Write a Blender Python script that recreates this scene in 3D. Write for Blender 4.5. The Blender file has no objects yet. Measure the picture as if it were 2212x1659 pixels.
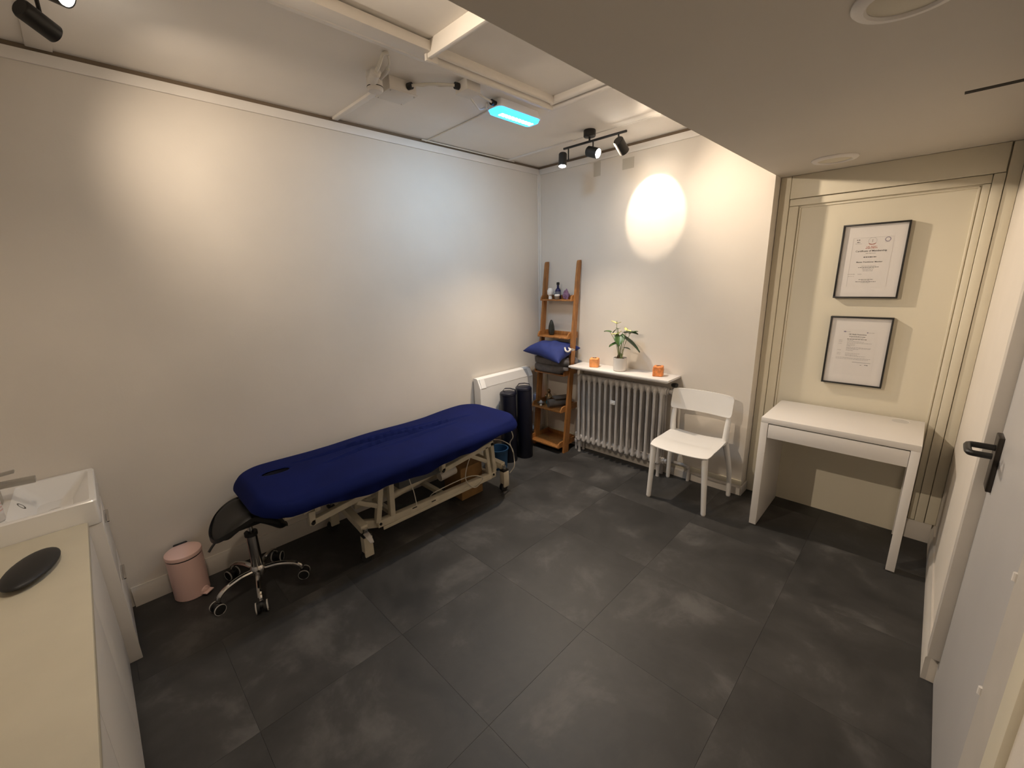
import bpy, bmesh, math, random
from mathutils import Vector, Matrix, Euler
random.seed(7)
PI = math.pi
V = Vector
scene = bpy.context.scene
C = scene.collection

# ------------------------------------------------------------------ camera, world, exposure
cam_d = bpy.data.cameras.new('camera'); cam = bpy.data.objects.new('camera', cam_d); C.objects.link(cam)
yaw, pitch, roll = math.radians(-45.03), math.radians(14.223), math.radians(-1.728)
fwd = V((math.sin(yaw)*math.cos(pitch), math.cos(yaw)*math.cos(pitch), -math.sin(pitch)))
rgt = V((math.cos(yaw), -math.sin(yaw), 0)); up = rgt.cross(fwd)
r2 = math.cos(roll)*rgt + math.sin(roll)*up; u2 = -math.sin(roll)*rgt + math.cos(roll)*up
mw = Matrix((( r2.x, u2.x, -fwd.x, 2.793), (r2.y, u2.y, -fwd.y, -3.228), (r2.z, u2.z, -fwd.z, 1.6426), (0, 0, 0, 1)))
cam.matrix_world = mw
cam_d.sensor_fit = 'HORIZONTAL'; cam_d.sensor_width = 36.0; cam_d.lens = 908.8/2212*36.0
cam_d.clip_start = 0.02; cam_d.clip_end = 50
scene.camera = cam
w = bpy.data.worlds.new('room_world'); scene.world = w; w.use_nodes = True
w.node_tree.nodes['Background'].inputs[0].default_value = (0.9, 0.85, 0.75, 1)
w.node_tree.nodes['Background'].inputs[1].default_value = 0.0
scene.view_settings.view_transform = 'Standard'; scene.view_settings.look = 'None'
scene.view_settings.exposure = 2.32; scene.view_settings.gamma = 1.0
scene.view_settings.use_curve_mapping = False
WARM = (1.0, 0.82, 0.625)
# lamp powers (each lamp is built further down as a head with its own light)
P_CIRCLE, P_SPILL, P_MID, P_DOWN, P_LEFTWALL, P_DESK, P_FILL, P_BLUE = 4.4, 1.6, 25, 26, 5.3, 23, 5.6, 0.85

# ------------------------------------------------------------------ materials
def new_mat(name):
    m = bpy.data.materials.new(name); m.use_nodes = True
    nt = m.node_tree
    return m, nt, nt.nodes['Principled BSDF']
def mat(name, col, rough=.6, metal=0, var=0.0, vscale=6.0, bump=0.0, bscale=200.0, spec=.5, coat=0, sss=0, stretch=None):
    m, nt, p = new_mat(name)
    p.inputs['Base Color'].default_value = (*col, 1); p.inputs['Roughness'].default_value = rough
    p.inputs['Metallic'].default_value = metal; p.inputs['Specular IOR Level'].default_value = spec
    p.inputs['Coat Weight'].default_value = coat
    if sss:
        p.inputs['Subsurface Weight'].default_value = sss; p.inputs['Subsurface Radius'].default_value = (.03, .012, .005)
    N, L = nt.nodes, nt.links
    if var or bump:
        tc = N.new('ShaderNodeTexCoord'); src = tc.outputs['Object']
        if stretch:
            mp = N.new('ShaderNodeMapping'); mp.inputs['Scale'].default_value = stretch; L.new(src, mp.inputs[0]); src = mp.outputs[0]
    if var:
        n = N.new('ShaderNodeTexNoise'); n.inputs['Scale'].default_value = vscale; n.inputs['Detail'].default_value = 6
        L.new(src, n.inputs['Vector'])
        r = N.new('ShaderNodeValToRGB'); r.color_ramp.elements[0].position = .3; r.color_ramp.elements[1].position = .7
        r.color_ramp.elements[0].color = (*[max(0, c*(1-var)) for c in col], 1)
        r.color_ramp.elements[1].color = (*[min(1, c*(1+var)) for c in col], 1)
        L.new(n.outputs['Fac'], r.inputs[0]); L.new(r.outputs[0], p.inputs['Base Color'])
    if bump:
        n2 = N.new('ShaderNodeTexNoise'); n2.inputs['Scale'].default_value = bscale; n2.inputs['Detail'].default_value = 4
        L.new(src, n2.inputs['Vector'])
        b = N.new('ShaderNodeBump'); b.inputs['Strength'].default_value = bump; b.inputs['Distance'].default_value = .002
        L.new(n2.outputs['Fac'], b.inputs['Height']); L.new(b.outputs[0], p.inputs['Normal'])
    return m
def emis(name, col, s):
    m, nt, p = new_mat(name)
    p.inputs['Base Color'].default_value = (*col, 1)
    p.inputs['Emission Color'].default_value = (*col, 1); p.inputs['Emission Strength'].default_value = s
    return m
def floor_mat():
    m, nt, p = new_mat('slate_vinyl'); N, L = nt.nodes, nt.links
    tc = N.new('ShaderNodeTexCoord'); oi = N.new('ShaderNodeObjectInfo')
    mul = N.new('ShaderNodeVectorMath'); mul.operation = 'SCALE'; mul.inputs[3].default_value = 1.0
    comb = N.new('ShaderNodeCombineXYZ')
    mm = N.new('ShaderNodeMath'); mm.operation = 'MULTIPLY'; mm.inputs[1].default_value = 37.0
    L.new(oi.outputs['Random'], mm.inputs[0]); L.new(mm.outputs[0], comb.inputs[0]); L.new(mm.outputs[0], comb.inputs[1])
    add = N.new('ShaderNodeVectorMath'); add.operation = 'ADD'
    L.new(tc.outputs['Object'], add.inputs[0]); L.new(comb.outputs[0], add.inputs[1])
    n1 = N.new('ShaderNodeTexNoise'); n1.inputs['Scale'].default_value = 2.6; n1.inputs['Detail'].default_value = 8; n1.inputs['Roughness'].default_value = .62; n1.inputs['Distortion'].default_value = .3
    L.new(add.outputs[0], n1.inputs['Vector'])
    r1 = N.new('ShaderNodeValToRGB'); cr = r1.color_ramp
    cr.elements[0].position = .38; cr.elements[0].color = (.0235, .0230, .0228, 1)
    cr.elements[1].position = .68; cr.elements[1].color = (.088, .084, .082, 1)
    e = cr.elements.new(.54); e.color = (.0400, .0385, .0378, 1)
    L.new(n1.outputs['Fac'], r1.inputs[0])
    n2 = N.new('ShaderNodeTexNoise'); n2.inputs['Scale'].default_value = 14; n2.inputs['Detail'].default_value = 10; n2.inputs['Roughness'].default_value = .75
    L.new(add.outputs[0], n2.inputs['Vector'])
    r2_ = N.new('ShaderNodeValToRGB'); r2_.color_ramp.elements[0].position = .66; r2_.color_ramp.elements[0].color = (0, 0, 0, 1)
    r2_.color_ramp.elements[1].position = .82; r2_.color_ramp.elements[1].color = (0.1210, 0.1128, 0.1045, 1)
    L.new(n2.outputs['Fac'], r2_.inputs[0])
    mix = N.new('ShaderNodeMix'); mix.data_type = 'RGBA'; mix.blend_type = 'ADD'; mix.inputs[0].default_value = 1
    L.new(r1.outputs[0], mix.inputs[6]); L.new(r2_.outputs[0], mix.inputs[7])
    br = N.new('ShaderNodeMapRange'); br.inputs[3].default_value = .82; br.inputs[4].default_value = 1.22
    L.new(oi.outputs['Random'], br.inputs[0])
    hv = N.new('ShaderNodeHueSaturation'); L.new(br.outputs[0], hv.inputs['Value']); L.new(mix.outputs[2], hv.inputs['Color'])
    L.new(hv.outputs[0], p.inputs['Base Color'])
    rr = N.new('ShaderNodeMapRange'); rr.inputs[3].default_value = .42; rr.inputs[4].default_value = .62
    L.new(n1.outputs['Fac'], rr.inputs[0]); L.new(rr.outputs[0], p.inputs['Roughness'])
    b = N.new('ShaderNodeBump'); b.inputs['Strength'].default_value = .25; b.inputs['Distance'].default_value = .002
    L.new(n2.outputs['Fac'], b.inputs['Height']); L.new(b.outputs[0], p.inputs['Normal'])
    return m
def wood_mat(name, col):
    m, nt, p = new_mat(name); N, L = nt.nodes, nt.links
    tc = N.new('ShaderNodeTexCoord'); mp = N.new('ShaderNodeMapping'); mp.inputs['Scale'].default_value = (18, 18, 2.2)
    L.new(tc.outputs['Object'], mp.inputs[0])
    n = N.new('ShaderNodeTexNoise'); n.inputs['Scale'].default_value = 3; n.inputs['Detail'].default_value = 8; n.inputs['Distortion'].default_value = 1.2
    L.new(mp.outputs[0], n.inputs['Vector'])
    r = N.new('ShaderNodeValToRGB'); r.color_ramp.elements[0].position = .3; r.color_ramp.elements[1].position = .75
    r.color_ramp.elements[0].color = (*[c*.6 for c in col], 1); r.color_ramp.elements[1].color = (*[min(1, c*1.25) for c in col], 1)
    L.new(n.outputs['Fac'], r.inputs[0]); L.new(r.outputs[0], p.inputs['Base Color'])
    p.inputs['Roughness'].default_value = .42
    return m
M = dict(
    wall=mat('wall_paint', (.72, .665, .595), .75, var=.03, vscale=2.5, bump=.15, bscale=90),
    panelwall=mat('panel_paint', (.72, .665, .535), .6, var=.02, vscale=3, bump=.08, bscale=60),
    ceil=mat('ceiling_paint', (.82, .78, .73), .8, var=.03, vscale=2, bump=.1, bscale=70),
    trim=mat('trim_paint', (.78, .74, .69), .5, var=.03, vscale=5, bump=.1, bscale=40),
    base=mat('baseboard_paint', (.60, .56, .51), .5, var=.05, vscale=5),
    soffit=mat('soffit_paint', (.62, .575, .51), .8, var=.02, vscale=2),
    patch=mat('filler_paint', (.55, .50, .42), .8),
    floor=floor_mat(),
    sub=mat('floor_joint', (.02, .019, .018), .8),
    door=mat('door_paint', (.52, .505, .50), .45, var=.02, vscale=3),
    black=mat('black_metal', (.012, .011, .010), .42),
    brush=mat('dark_bronze_handle', (.055, .047, .04), .35, metal=.7),
    blackplastic=mat('black_plastic', (.012, .012, .013), .5),
    white=mat('white_lacquer', (.78, .745, .71), .38),
    chairw=mat('white_plastic_chair', (.80, .78, .75), .42),
    heater=mat('heater_enamel', (.88, .86, .83), .4),
    grille=mat('heater_grille', (.60, .58, .56), .55),
    rad=mat('radiator_paint', (.50, .475, .455), .42, var=.06, vscale=20, bump=.2, bscale=60),
    navy=mat('navy_sheet', (.003, .0078, .070), .8, var=.12, vscale=5, bump=.25, bscale=500, spec=.12),
    hole=mat('face_hole_lining', (.004, .005, .018), .9),
    roll=mat('navy_vinyl', (.004, .005, .016), .36, bump=.12, bscale=300),
    pillow=mat('blue_cushion', (.008, .020, .13), .8, var=.15, vscale=12, bump=.3, bscale=500),
    towel=mat('grey_towel', (.105, .095, .095), .95, var=.18, vscale=30, bump=.8, bscale=500),
    towel2=mat('brown_grey_towel', (.11, .095, .085), .95, var=.18, vscale=30, bump=.8, bscale=500),
    steel=mat('cream_steel', (.66, .60, .47), .42, var=.08, vscale=14),
    chip=mat('bare_black_chip', (.02, .018, .016), .6),
    grey=mat('grey_motor', (.11, .115, .12), .5),
    brown=mat('brown_carton', (.30, .165, .06), .8, var=.15, vscale=14),
    chrome=mat('chrome', (.62, .60, .58), .12, metal=1),
    seat=mat('black_leatherette', (.008, .0075, .007), .48, bump=.15, bscale=250),
    rubber=mat('rubber', (.010, .010, .010), .7),
    greywheel=mat('caster_ring', (.55, .53, .50), .5),
    pink=mat('pink_enamel', (.84, .57, .51), .5),
    wood=wood_mat('acacia', (.36, .155, .045)),
    counter=mat('cream_worktop', (.60, .545, .42), .55, var=.03, vscale=8),
    cab=mat('vanity_lacquer', (.66, .62, .57), .45),
    ceramic=mat('white_ceramic', (.85, .83, .80), .15),
    paper=mat('paper', (.76, .725, .70), .7),
    mount=mat('mount_board', (.78, .745, .72), .7),
    ink=mat('black_ink', (.09, .085, .085), .7),
    greyink=mat('grey_ink', (.40, .38, .37), .7),
    redink=mat('red_ink', (.45, .10, .06), .7),
    plum=mat('plum_ink', (.28, .25, .33), .7),
    leaf=mat('leaf_green', (.05, .115, .025), .35, var=.25, vscale=25),
    leaf2=mat('leaf_dark', (.028, .062, .022), .35, var=.25, vscale=25),
    stem=mat('stem_green', (.22, .28, .09), .5),
    flower=mat('flower_yellow', (.80, .74, .30), .45, var=.08, vscale=30),
    soil=mat('bark_soil', (.10, .05, .025), .9, var=.3, vscale=60),
    pot=mat('white_pot', (.74, .70, .65), .6, bump=.05),
    salt=mat('salt_orange', (.88, .36, .12), .55, var=.22, vscale=28, bump=.6, bscale=50, sss=.35),
    salt2=mat('salt_amber', (.80, .27, .08), .55, var=.3, vscale=40, bump=.6, bscale=50, sss=.3),
    stone=mat('dark_green_stone', (.018, .022, .020), .12, var=.3, vscale=30),
    amethyst=mat('amethyst', (.16, .09, .17), .3, var=.5, vscale=70, bump=.8, bscale=90),
    bottle=mat('cobalt_glass', (.006, .009, .07), .1),
    bottlelabel=mat('bottle_label', (.10, .11, .15), .6),
    figure=mat('white_plaster', (.80, .77, .73), .5, bump=.3, bscale=60),
    jar=mat('smoky_jar', (.20, .15, .11), .25),
    bronze=mat('bronze', (.20, .14, .075), .32, metal=.75, var=.3, vscale=40),
    teal=mat('teal_glaze', (.10, .27, .27), .4),
    cloth=mat('white_cloth', (.72, .69, .66), .9, var=.2, vscale=60),
    gap=mat('gap_shade_brown', (.17, .125, .085), .9),
    fadedred=mat('faded_red_print', (.66, .44, .40), .6),
    tapm=mat('tap_metal', (.42, .40, .36), .35, metal=.6),
    plug=mat('lavender_plug', (.50, .50, .66), .5),
    led=emis('orange_led', (1.0, .25, .05), 3.0),
    bluetub=mat('blue_tub', (.010, .05, .12), .5),
    cable=mat('cream_cable', (.70, .66, .58), .5),
    plasticw=mat('white_box_plastic', (.68, .645, .60), .5),
    lampglass=emis('lamp_lens', (1.0, .90, .76), 22.0),
    dark=mat('slot_black', (.02, .016, .012), .9),
    frost=mat('frosted_diffuser', (.62, .57, .46), .5),
    ledwhite=emis('led_chip', (.75, .95, 1.0), 8.0),
    bottlew=mat('white_bottle', (.74, .70, .66), .4),
)
def pane_mat():
    m, nt, p = new_mat('picture_glass'); N, L = nt.nodes, nt.links
    t = N.new('ShaderNodeBsdfTransparent'); g = N.new('ShaderNodeBsdfGlossy'); g.inputs['Roughness'].default_value = .03
    mx = N.new('ShaderNodeMixShader'); mx.inputs[0].default_value = .035
    L.new(t.outputs[0], mx.inputs[1]); L.new(g.outputs[0], mx.inputs[2]); L.new(mx.outputs[0], N['Material Output'].inputs[0])
    return m
M['pane'] = pane_mat()
# glowing cyan diffuser of the emergency lamp
M['cyan'] = emis('cyan_diffuser', (.03, .36, 1.0), P_BLUE)

# ------------------------------------------------------------------ mesh builder
class B:
    def __init__(s): s.bm = bmesh.new()
    def box(s, c, d, bev=0, rot=None, seg=2):
        g = bmesh.ops.create_cube(s.bm, size=1)
        vs = g['verts']
        for v in vs: v.co = V((v.co.x*d[0], v.co.y*d[1], v.co.z*d[2]))
        if bev:
            es = list({e for v in vs for e in v.link_edges})
            r = bmesh.ops.bevel(s.bm, geom=es, offset=bev, segments=seg, affect='EDGES', profile=.5)
            vs = list({v for f in r['faces'] for v in f.verts} | {v for v in vs if v.is_valid})
        R = Euler(rot).to_matrix() if rot is not None and not isinstance(rot, Matrix) else rot
        for v in vs:
            if R is not None: v.co = R @ v.co
            v.co += V(c)
        return s
    def bb(s, a, b, bev=0):
        return s.box([(a[i]+b[i])/2 for i in range(3)], [abs(b[i]-a[i]) for i in range(3)], bev)
    def bar(s, p, q, wd, ht, bev=0, upv=(0, 0, 1)):
        p, q = V(p), V(q); d = q-p; z = d.normalized(); x = V(upv).cross(z)
        if x.length < 1e-5: x = V((1, 0, 0)).cross(z)
        x.normalize(); y = z.cross(x)
        R = Matrix((x, y, z)).transposed()
        return s.box((p+q)/2, (wd, ht, d.length), bev, R)
    def loft(s, rings, cap=True, closed=True):
        bm = s.bm; vr = [[bm.verts.new(p) for p in r] for r in rings]
        for a, b in zip(vr, vr[1:]):
            n = len(a)
            for i in range(n if closed else n-1):
                j = (i+1) % n
                try: bm.faces.new((a[i], a[j], b[j], b[i]))
                except ValueError: pass
        if cap:
            for r in (vr[0][::-1], vr[-1]):
                try: bm.faces.new(r)
                except ValueError: pass
        return s
    def lathe(s, prof, c=(0, 0, 0), seg=24, axis=(0, 0, 1), cap=True):
        z = V(axis).normalized(); x = z.orthogonal().normalized(); y = z.cross(x)
        rings = []
        for r, h in prof:
            rings.append([V(c)+z*h+(x*math.cos(2*PI*i/seg)+y*math.sin(2*PI*i/seg))*max(r, 1e-4) for i in range(seg)])
        return s.loft(rings, cap)
    def cyl(s, p, q, r, seg=16, r2=None):
        p, q = V(p), V(q); return s.lathe([(r, 0), (r if r2 is None else r2, (q-p).length)], p, seg, q-p)
    def tube(s, pts, r, seg=8, smooth=True, rads=None, flat=None):
        pts = [V(p) for p in pts]
        if smooth and len(pts) > 2:
            out = []
            P = [pts[0]*2-pts[1]]+pts+[pts[-1]*2-pts[-2]]
            rr = []
            for i in range(1, len(P)-2):
                for k in range(6):
                    t = k/6; a, b, c, d = P[i-1:i+3]
                    out.append(.5*((2*b)+(-a+c)*t+(2*a-5*b+4*c-d)*t*t+(-a+3*b-3*c+d)*t**3))
                    if rads: rr.append(rads[i-1]*(1-t)+rads[i]*t)
            out.append(pts[-1])
            if rads: rr.append(rads[-1]); rads = rr
            pts = out
        rings = []; x = None
        for i, p in enumerate(pts):
            t = (pts[min(i+1, len(pts)-1)]-pts[max(i-1, 0)]).normalized()
            if x is None: x = t.orthogonal().normalized()
            x = (x-t*x.dot(t)).normalized(); y = t.cross(x)
            q = rads[i] if rads else r
            rings.append([p+(x*math.cos(2*PI*k/seg)+y*math.sin(2*PI*k/seg))*q for k in range(seg)])
        return s.loft(rings)
    def ball(s, c, r, seg=16, rot=None, fn=None):
        if not hasattr(r, '__len__'): r = (r, r, r)
        g = bmesh.ops.create_uvsphere(s.bm, u_segments=seg, v_segments=max(6, seg*2//3), radius=1)
        R = Euler(rot).to_matrix() if rot is not None else None
        for v in g['verts']:
            k = fn(v.co.copy()) if fn else 1
            v.co = V((v.co.x*r[0], v.co.y*r[1], v.co.z*r[2]))*k
            if R is not None: v.co = R @ v.co
            v.co += V(c)
        return s
    def prism(s, poly, ax, a, b):
        "poly in the two other axes (in order), extruded along ax from a to b"
        def P(u, v, t):
            return {0: (t, u, v), 1: (u, t, v), 2: (u, v, t)}[ax]
        return s.loft([[V(P(u, v, a)) for u, v in poly], [V(P(u, v, b)) for u, v in poly]])
    def grid(s, nu, nv, fn):
        vs = [[s.bm.verts.new(fn(i/(nu-1), j/(nv-1))) for j in range(nv)] for i in range(nu)]
        for i in range(nu-1):
            for j in range(nv-1): s.bm.faces.new((vs[i][j], vs[i+1][j], vs[i+1][j+1], vs[i][j+1]))
        return s
def rring(x0, x1, y0, y1, z, r, n=5):
    out = []
    for cx, cy, a0 in ((x1-r, y1-r, 0), (x0+r, y1-r, PI/2), (x0+r, y0+r, PI), (x1-r, y0+r, 1.5*PI)):
        for k in range(n+1): out.append(V((cx+r*math.cos(a0+k*PI/2/n), cy+r*math.sin(a0+k*PI/2/n), z)))
    return out
ORG = {}
def thing(name, label, cat, loc, group=None):
    o = bpy.data.objects.new(name, None); C.objects.link(o); o.location = loc; o.empty_display_size = .05
    o['label'] = label; o['category'] = cat
    if group: o['group'] = group
    ORG[o] = V(loc); return o
def part(name, b, m, parent, smooth=True, ang=35, label=None):
    org = ORG[parent]
    bmesh.ops.recalc_face_normals(b.bm, faces=b.bm.faces)
    for v in b.bm.verts: v.co -= org
    me = bpy.data.meshes.new(name); b.bm.to_mesh(me); b.bm.free()
    me.materials.append(M[m] if isinstance(m, str) else m)
    if smooth: me.shade_smooth(); me.set_sharp_from_angle(angle=math.radians(ang))
    o = bpy.data.objects.new(name, me); C.objects.link(o); o.parent = parent; ORG[o] = org
    if label: o['label'] = label
    return o
def solo(name, b, m, label, cat, loc, group=None, smooth=True, ang=35):
    bmesh.ops.recalc_face_normals(b.bm, faces=b.bm.faces)
    for v in b.bm.verts: v.co -= V(loc)
    me = bpy.data.meshes.new(name); b.bm.to_mesh(me); b.bm.free(); me.materials.append(M[m])
    if smooth: me.shade_smooth(); me.set_sharp_from_angle(angle=math.radians(ang))
    o = bpy.data.objects.new(name, me); C.objects.link(o); o.location = loc; ORG[o] = V(loc)
    if label: o['label'] = label
    if cat: o['category'] = cat
    if group: o['group'] = group
    return o
def struct(name, b, m, label=None, loc=(0, 0, 0)):
    o = solo(name, b, m, label, None, loc); o['kind'] = 'structure'; return o
def spot(name, parent, pos, aim, watts, cone, blend, rad=.02, col=WARM):
    d = bpy.data.lights.new(name, 'SPOT'); d.energy = watts; d.spot_size = math.radians(cone); d.spot_blend = blend
    d.shadow_soft_size = rad; d.color = col
    o = bpy.data.objects.new(name, d); C.objects.link(o); o.parent = parent
    o.location = V(pos)-ORG[parent]; o.rotation_euler = V(aim).to_track_quat('-Z', 'Y').to_euler()
    return o

# ------------------------------------------------------------------ room shell
XR, YN, YP, W1 = 3.0, -4.0, .13, 1.962      # right wall, near wall, panel plane, edge of the proud back wall
ZC, ZS = 2.618, 2.215                        # ceiling, soffit
fl = struct('floor', B().bb((-.1, YN-.1, -.08), (3.4, .3, -.004)), 'sub', 'dark slate-look vinyl tile floor')
# tiles: 0.615 m columns, staggered
tw, tl = .615, .612
tb = B().box((0, 0, -.003), (tw-.0005, tl-.0005, .006), .0004, seg=1)
tme = bpy.data.meshes.new('tile'); tb.bm.to_mesh(tme); tb.bm.free(); tme.materials.append(M['floor'])
offs = [.30, .0, .0, .0, .30, .0]
for ci in range(6):
    x0 = -.01+ci*tw
    for k in range(-1, 8):
        yc = .61 - k*tl - tl/2 - offs[ci]
        if yc-tl/2 > .29 or yc+tl/2 < YN: continue
        if ci == 5 and not (-2.2 < yc < -.6): continue
        t = bpy.data.objects.new('tile', tme); C.objects.link(t); t.parent = fl
        t.location = (x0+tw/2, yc, 0)

wl = struct('wall_left', B().bb((-.1, YN, 0), (0, .3, ZC+.05)), 'wall', 'plain beige painted left wall')
wb = struct('wall_back', B().bb((0, 0, 0), (W1, .3, ZC+.05), 0), 'wall', 'beige back wall behind the radiator')
for a, b in (((.602, -.0007, 2.435), (.668, .003, 2.545)), ((.87, -.0007, 2.44), (.972, .003, 2.52))):
    part('filler_patch', B().bb(a, b), 'patch', wb, label='darker patch of filler paint')
wn = struct('wall_near', B().bb((-.1, YN-.1, 0), (3.4, YN, ZC+.05)), 'wall', 'beige wall behind the worktop')
# recessed panelled wall with casing and moulding
wp = struct('wall_back_recess', B().bb((W1, YP+.016, 0), (XR, .3, ZS), 0), 'panelwall', 'cream recess wall holding the framed certificates')
cs = lambda a, b, bev=.003: part('casing_board', B().bb(a, b, bev), 'panelwall', wp)
cs((W1+.003, YP-.012, .0), (2.024, YP+.02, ZS-.001))
cs((2.026, YP, .10), (2.078, YP+.02, 2.032))
cs((2.026, YP-.012, 2.078), (2.945, YP+.02, ZS-.001))
cs((2.026, YP, 2.034), (2.905, YP+.02, 2.075))
cs((2.907, YP-.012, .12), (2.948, YP+.02, 2.075))
cs((2.876, YP, .12), (2.905, YP+.02, 2.032))
cs((2.951, YP-.006, .12), (2.999, YP+.02, ZS-.001))
for a, b in (((2.082, YP+.008, .10), (2.092, YP+.02, 2.028)), ((2.082, YP+.008, 2.018), (2.872, YP+.02, 2.028)), ((2.862, YP+.008, .12), (2.872, YP+.02, 2.028))):
    part('bead_moulding', B().bb(a, b, .003), 'panelwall', wp)
# right wall around the door opening
DY0, DY1, DH, DYW = -1.12, -1.86, 2.06, -2.20
wr = struct('wall_right', B().bb((XR, DY0+.02, 0), (3.2, .3, ZC+.05)).bb((XR, YN, 0), (3.2, DYW, ZC+.05)).bb((XR, DYW, DH), (3.2, DY0+.02, ZC+.05)), 'wall', 'cream wall beside the grey door')
part('door_casing', B().bb((XR-.014, DY0+.05, .13), (XR+.03, DY0-.012, DH+.03), .003), 'base', wr)
part('door_casing', B().bb((XR-.012, DYW-.07, 0), (XR+.004, DYW+.004, DH+.03), .003), 'panelwall', wr)
part('door_casing', B().bb((XR-.012, DYW-.05, DH), (XR+.03, DY0+.05, DH+.08), .004), 'base', wr)
# door
dr = struct('door_1', B().bb((3.022, DY1, .006), (3.062, DY0+.015, DH-.004), .002), 'door', 'grey flush door with black lever handle')
for z in (.632, .956):
    part('hinge', B().cyl((3.016, DY1-.008, z-.010), (3.016, DY1-.008, z+.010), .005, 10), 'white', dr, label='white painted hinge')
part('frame_lining', B().bb((3.018, DYW+.06, 0), (3.08, DY1-.004, DH), .002), 'base', dr)
part('door_rebate', B().bb((3.04, DYW-.005, 0), (3.09, DYW+.06, DH), .001), 'dark', dr)
hp = part('handle_plate', B().bb((3.008, -1.222, .900), (3.023, -1.150, 1.092), .003), 'brush', dr, label='black rectangular handle plate')
hl = B().tube([(3.010, -1.205, 1.052), (2.965, -1.205, 1.052), (2.950, -1.208, 1.052), (2.944, -1.222, 1.052), (2.943, -1.255, 1.052), (2.944, -1.290, 1.052), (2.951, -1.303, 1.052), (2.968, -1.305, 1.052), (2.995, -1.305, 1.052)], .010, 10)
part('lever', hl, 'black', hp)
# ceiling
ce = struct('ceiling', B().bb((-.1, YN-.1, ZC), (3.2, .3, ZC+.05)), 'ceil', 'off-white boarded ceiling with battens')
bt = lambda a, b, bev=.003: part('batten', B().bb(a, b, bev), 'trim', ce)
bt((.015, -3.18, ZC-.012), (1.95, -3.10, ZC+.002)); bt((.015, -1.93, ZC-.014), (.60, -1.895, ZC+.002))
bt((.015, -.425, ZC-.012), (.70, -.385, ZC+.002)); bt((.70, -.412, ZC-.004), (1.955, -.402, ZC+.002), .001)
# moulded frame on the ceiling: three stepped beads on two sides, a wider board and a cross board
for k, (o, h) in enumerate(((0, .030), (.040, .046), (.080, .034))):
    def bead(p, q):
        b = B(); n = 10; d = (V(q)-V(p)).normalized(); side = V((0, 0, 1)).cross(d)
        prof = [side*(.016*math.cos(PI*i/n)) - V((0, 0, 1))*(h*math.sin(PI*i/n)**.7) for i in range(n+1)] + [side*-.016+V((0, 0, .004)), side*.016+V((0, 0, .004))]
        b.loft([[V(p)+c for c in prof], [V(q)+c for c in prof]]); return b
    part('moulding', bead((1.005+o, YN+.02, ZC-.001), (1.005+o, -1.045-o, ZC-.001)), 'trim', ce)
    part('moulding', bead((1.005+o-.017, -1.045-o, ZC-.001), (1.955, -1.045-o, ZC-.001)), 'trim', ce)
part('flat_board', B().bb((1.02, YN+.02, ZC-.045), (1.125, -1.935, ZC-.005), .003), 'trim', ce)
cbd = B().bb((1.10, -1.985, ZC-.062), (1.955, -1.965, ZC+.002), .002)
part('cross_board', cbd, 'trim', ce)
part('bracket_plate', B().bb((1.085, -1.99, ZC-.07), (1.10, -1.93, ZC-.004), .002), 'trim', ce)
part('screw', B().cyl((1.0835, -1.955, ZC-.03), (1.086, -1.955, ZC-.03), .006, 8), 'chip', ce)
# soffit
so = struct('ceiling_soffit', B().bb((W1, YN-.1, ZS), (3.2, .3, ZC)), 'soffit', 'lowered cream soffit over the desk and door side')
part('vent_slot_shade', B().bb((2.756, -.950, ZS-.0012), (2.999, -.918, ZS+.001)), 'dark', so, label='thin dark strip coloured as the shade inside a soffit slot')  # no recess is cut; the slot's inner shade is this dark strip
# trims and baseboards
trl = struct('trim_1', B().bb((0, YN, 2.55), (.012, -.012, 2.597), .002), 'trim', 'long cream strip under the ceiling on the left wall')
trb = struct('trim_2', B().bb((.012, -.012, 2.55), (W1, 0, 2.597), .002), 'trim', 'cream strip under the ceiling on the back wall')
part('gap_shade', B().bb((0, YN, 2.5985), (.002, -.002, ZC-.0005)), 'gap', trl, label='brown strip coloured as the shade above the trim'); part('gap_shade', B().bb((.002, -.002, 2.5985), (W1, 0, ZC-.0005)), 'gap', trb, label='brown strip coloured as the shade above the trim')  # solid brown strips; the gap's shade is put into their colour
trc = struct('trim_3', B().bb((0, -.012, .12), (.022, 0, 2.55), .002).bb((0, -.03, .12), (.010, -.012, 2.55), .002), 'trim', 'thin vertical strip covering the room corner')
def bboard(name, p, q, axis, side, h, t, lab):
    b = B()
    prof = [(0, 0), (t, 0), (t, h*.78), (t*.7, h*.86), (t*.45, h), (0, h)]
    prof = [(side*u, v) for u, v in prof]
    if axis == 'y': b.loft([[V((p[0]+u, p[1], v)) for u, v in prof], [V((p[0]+u, q[1], v)) for u, v in prof]])
    else: b.loft([[V((p[0], p[1]+u, v)) for u, v in prof], [V((q[0], p[1]+u, v)) for u, v in prof]])
    return struct(name, b, 'base', lab)
bboard('baseboard_left', (0, -3.33), (0, -.02), 'y', 1, .11, .015, 'cream baseboard along the left wall')
bboard('baseboard_back', (.02, 0), (W1+.012, 0), 'x', -1, .075, .018, 'low cream baseboard behind the radiator and chair')
struct('trim_4', B().bb((.02, -.012, .075), (W1+.006, 0, .115), .004), 'panelwall', 'upper moulding above the back wall baseboard')
struct('baseboard_return', B().bb((W1, -.018, 0), (W1+.014, YP-.012, .075), .004), 'base', 'short baseboard round the wall corner')
bboard('baseboard_recess', (2.86, YP-.003), (2.985, YP), 'x', -1, .12, .015, 'greyish baseboard in the recess corner')
bboard('baseboard_right', (XR, .1), (XR, DY0+.02), 'y', -1, .13, .016, 'cream baseboard between desk and door')

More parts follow.
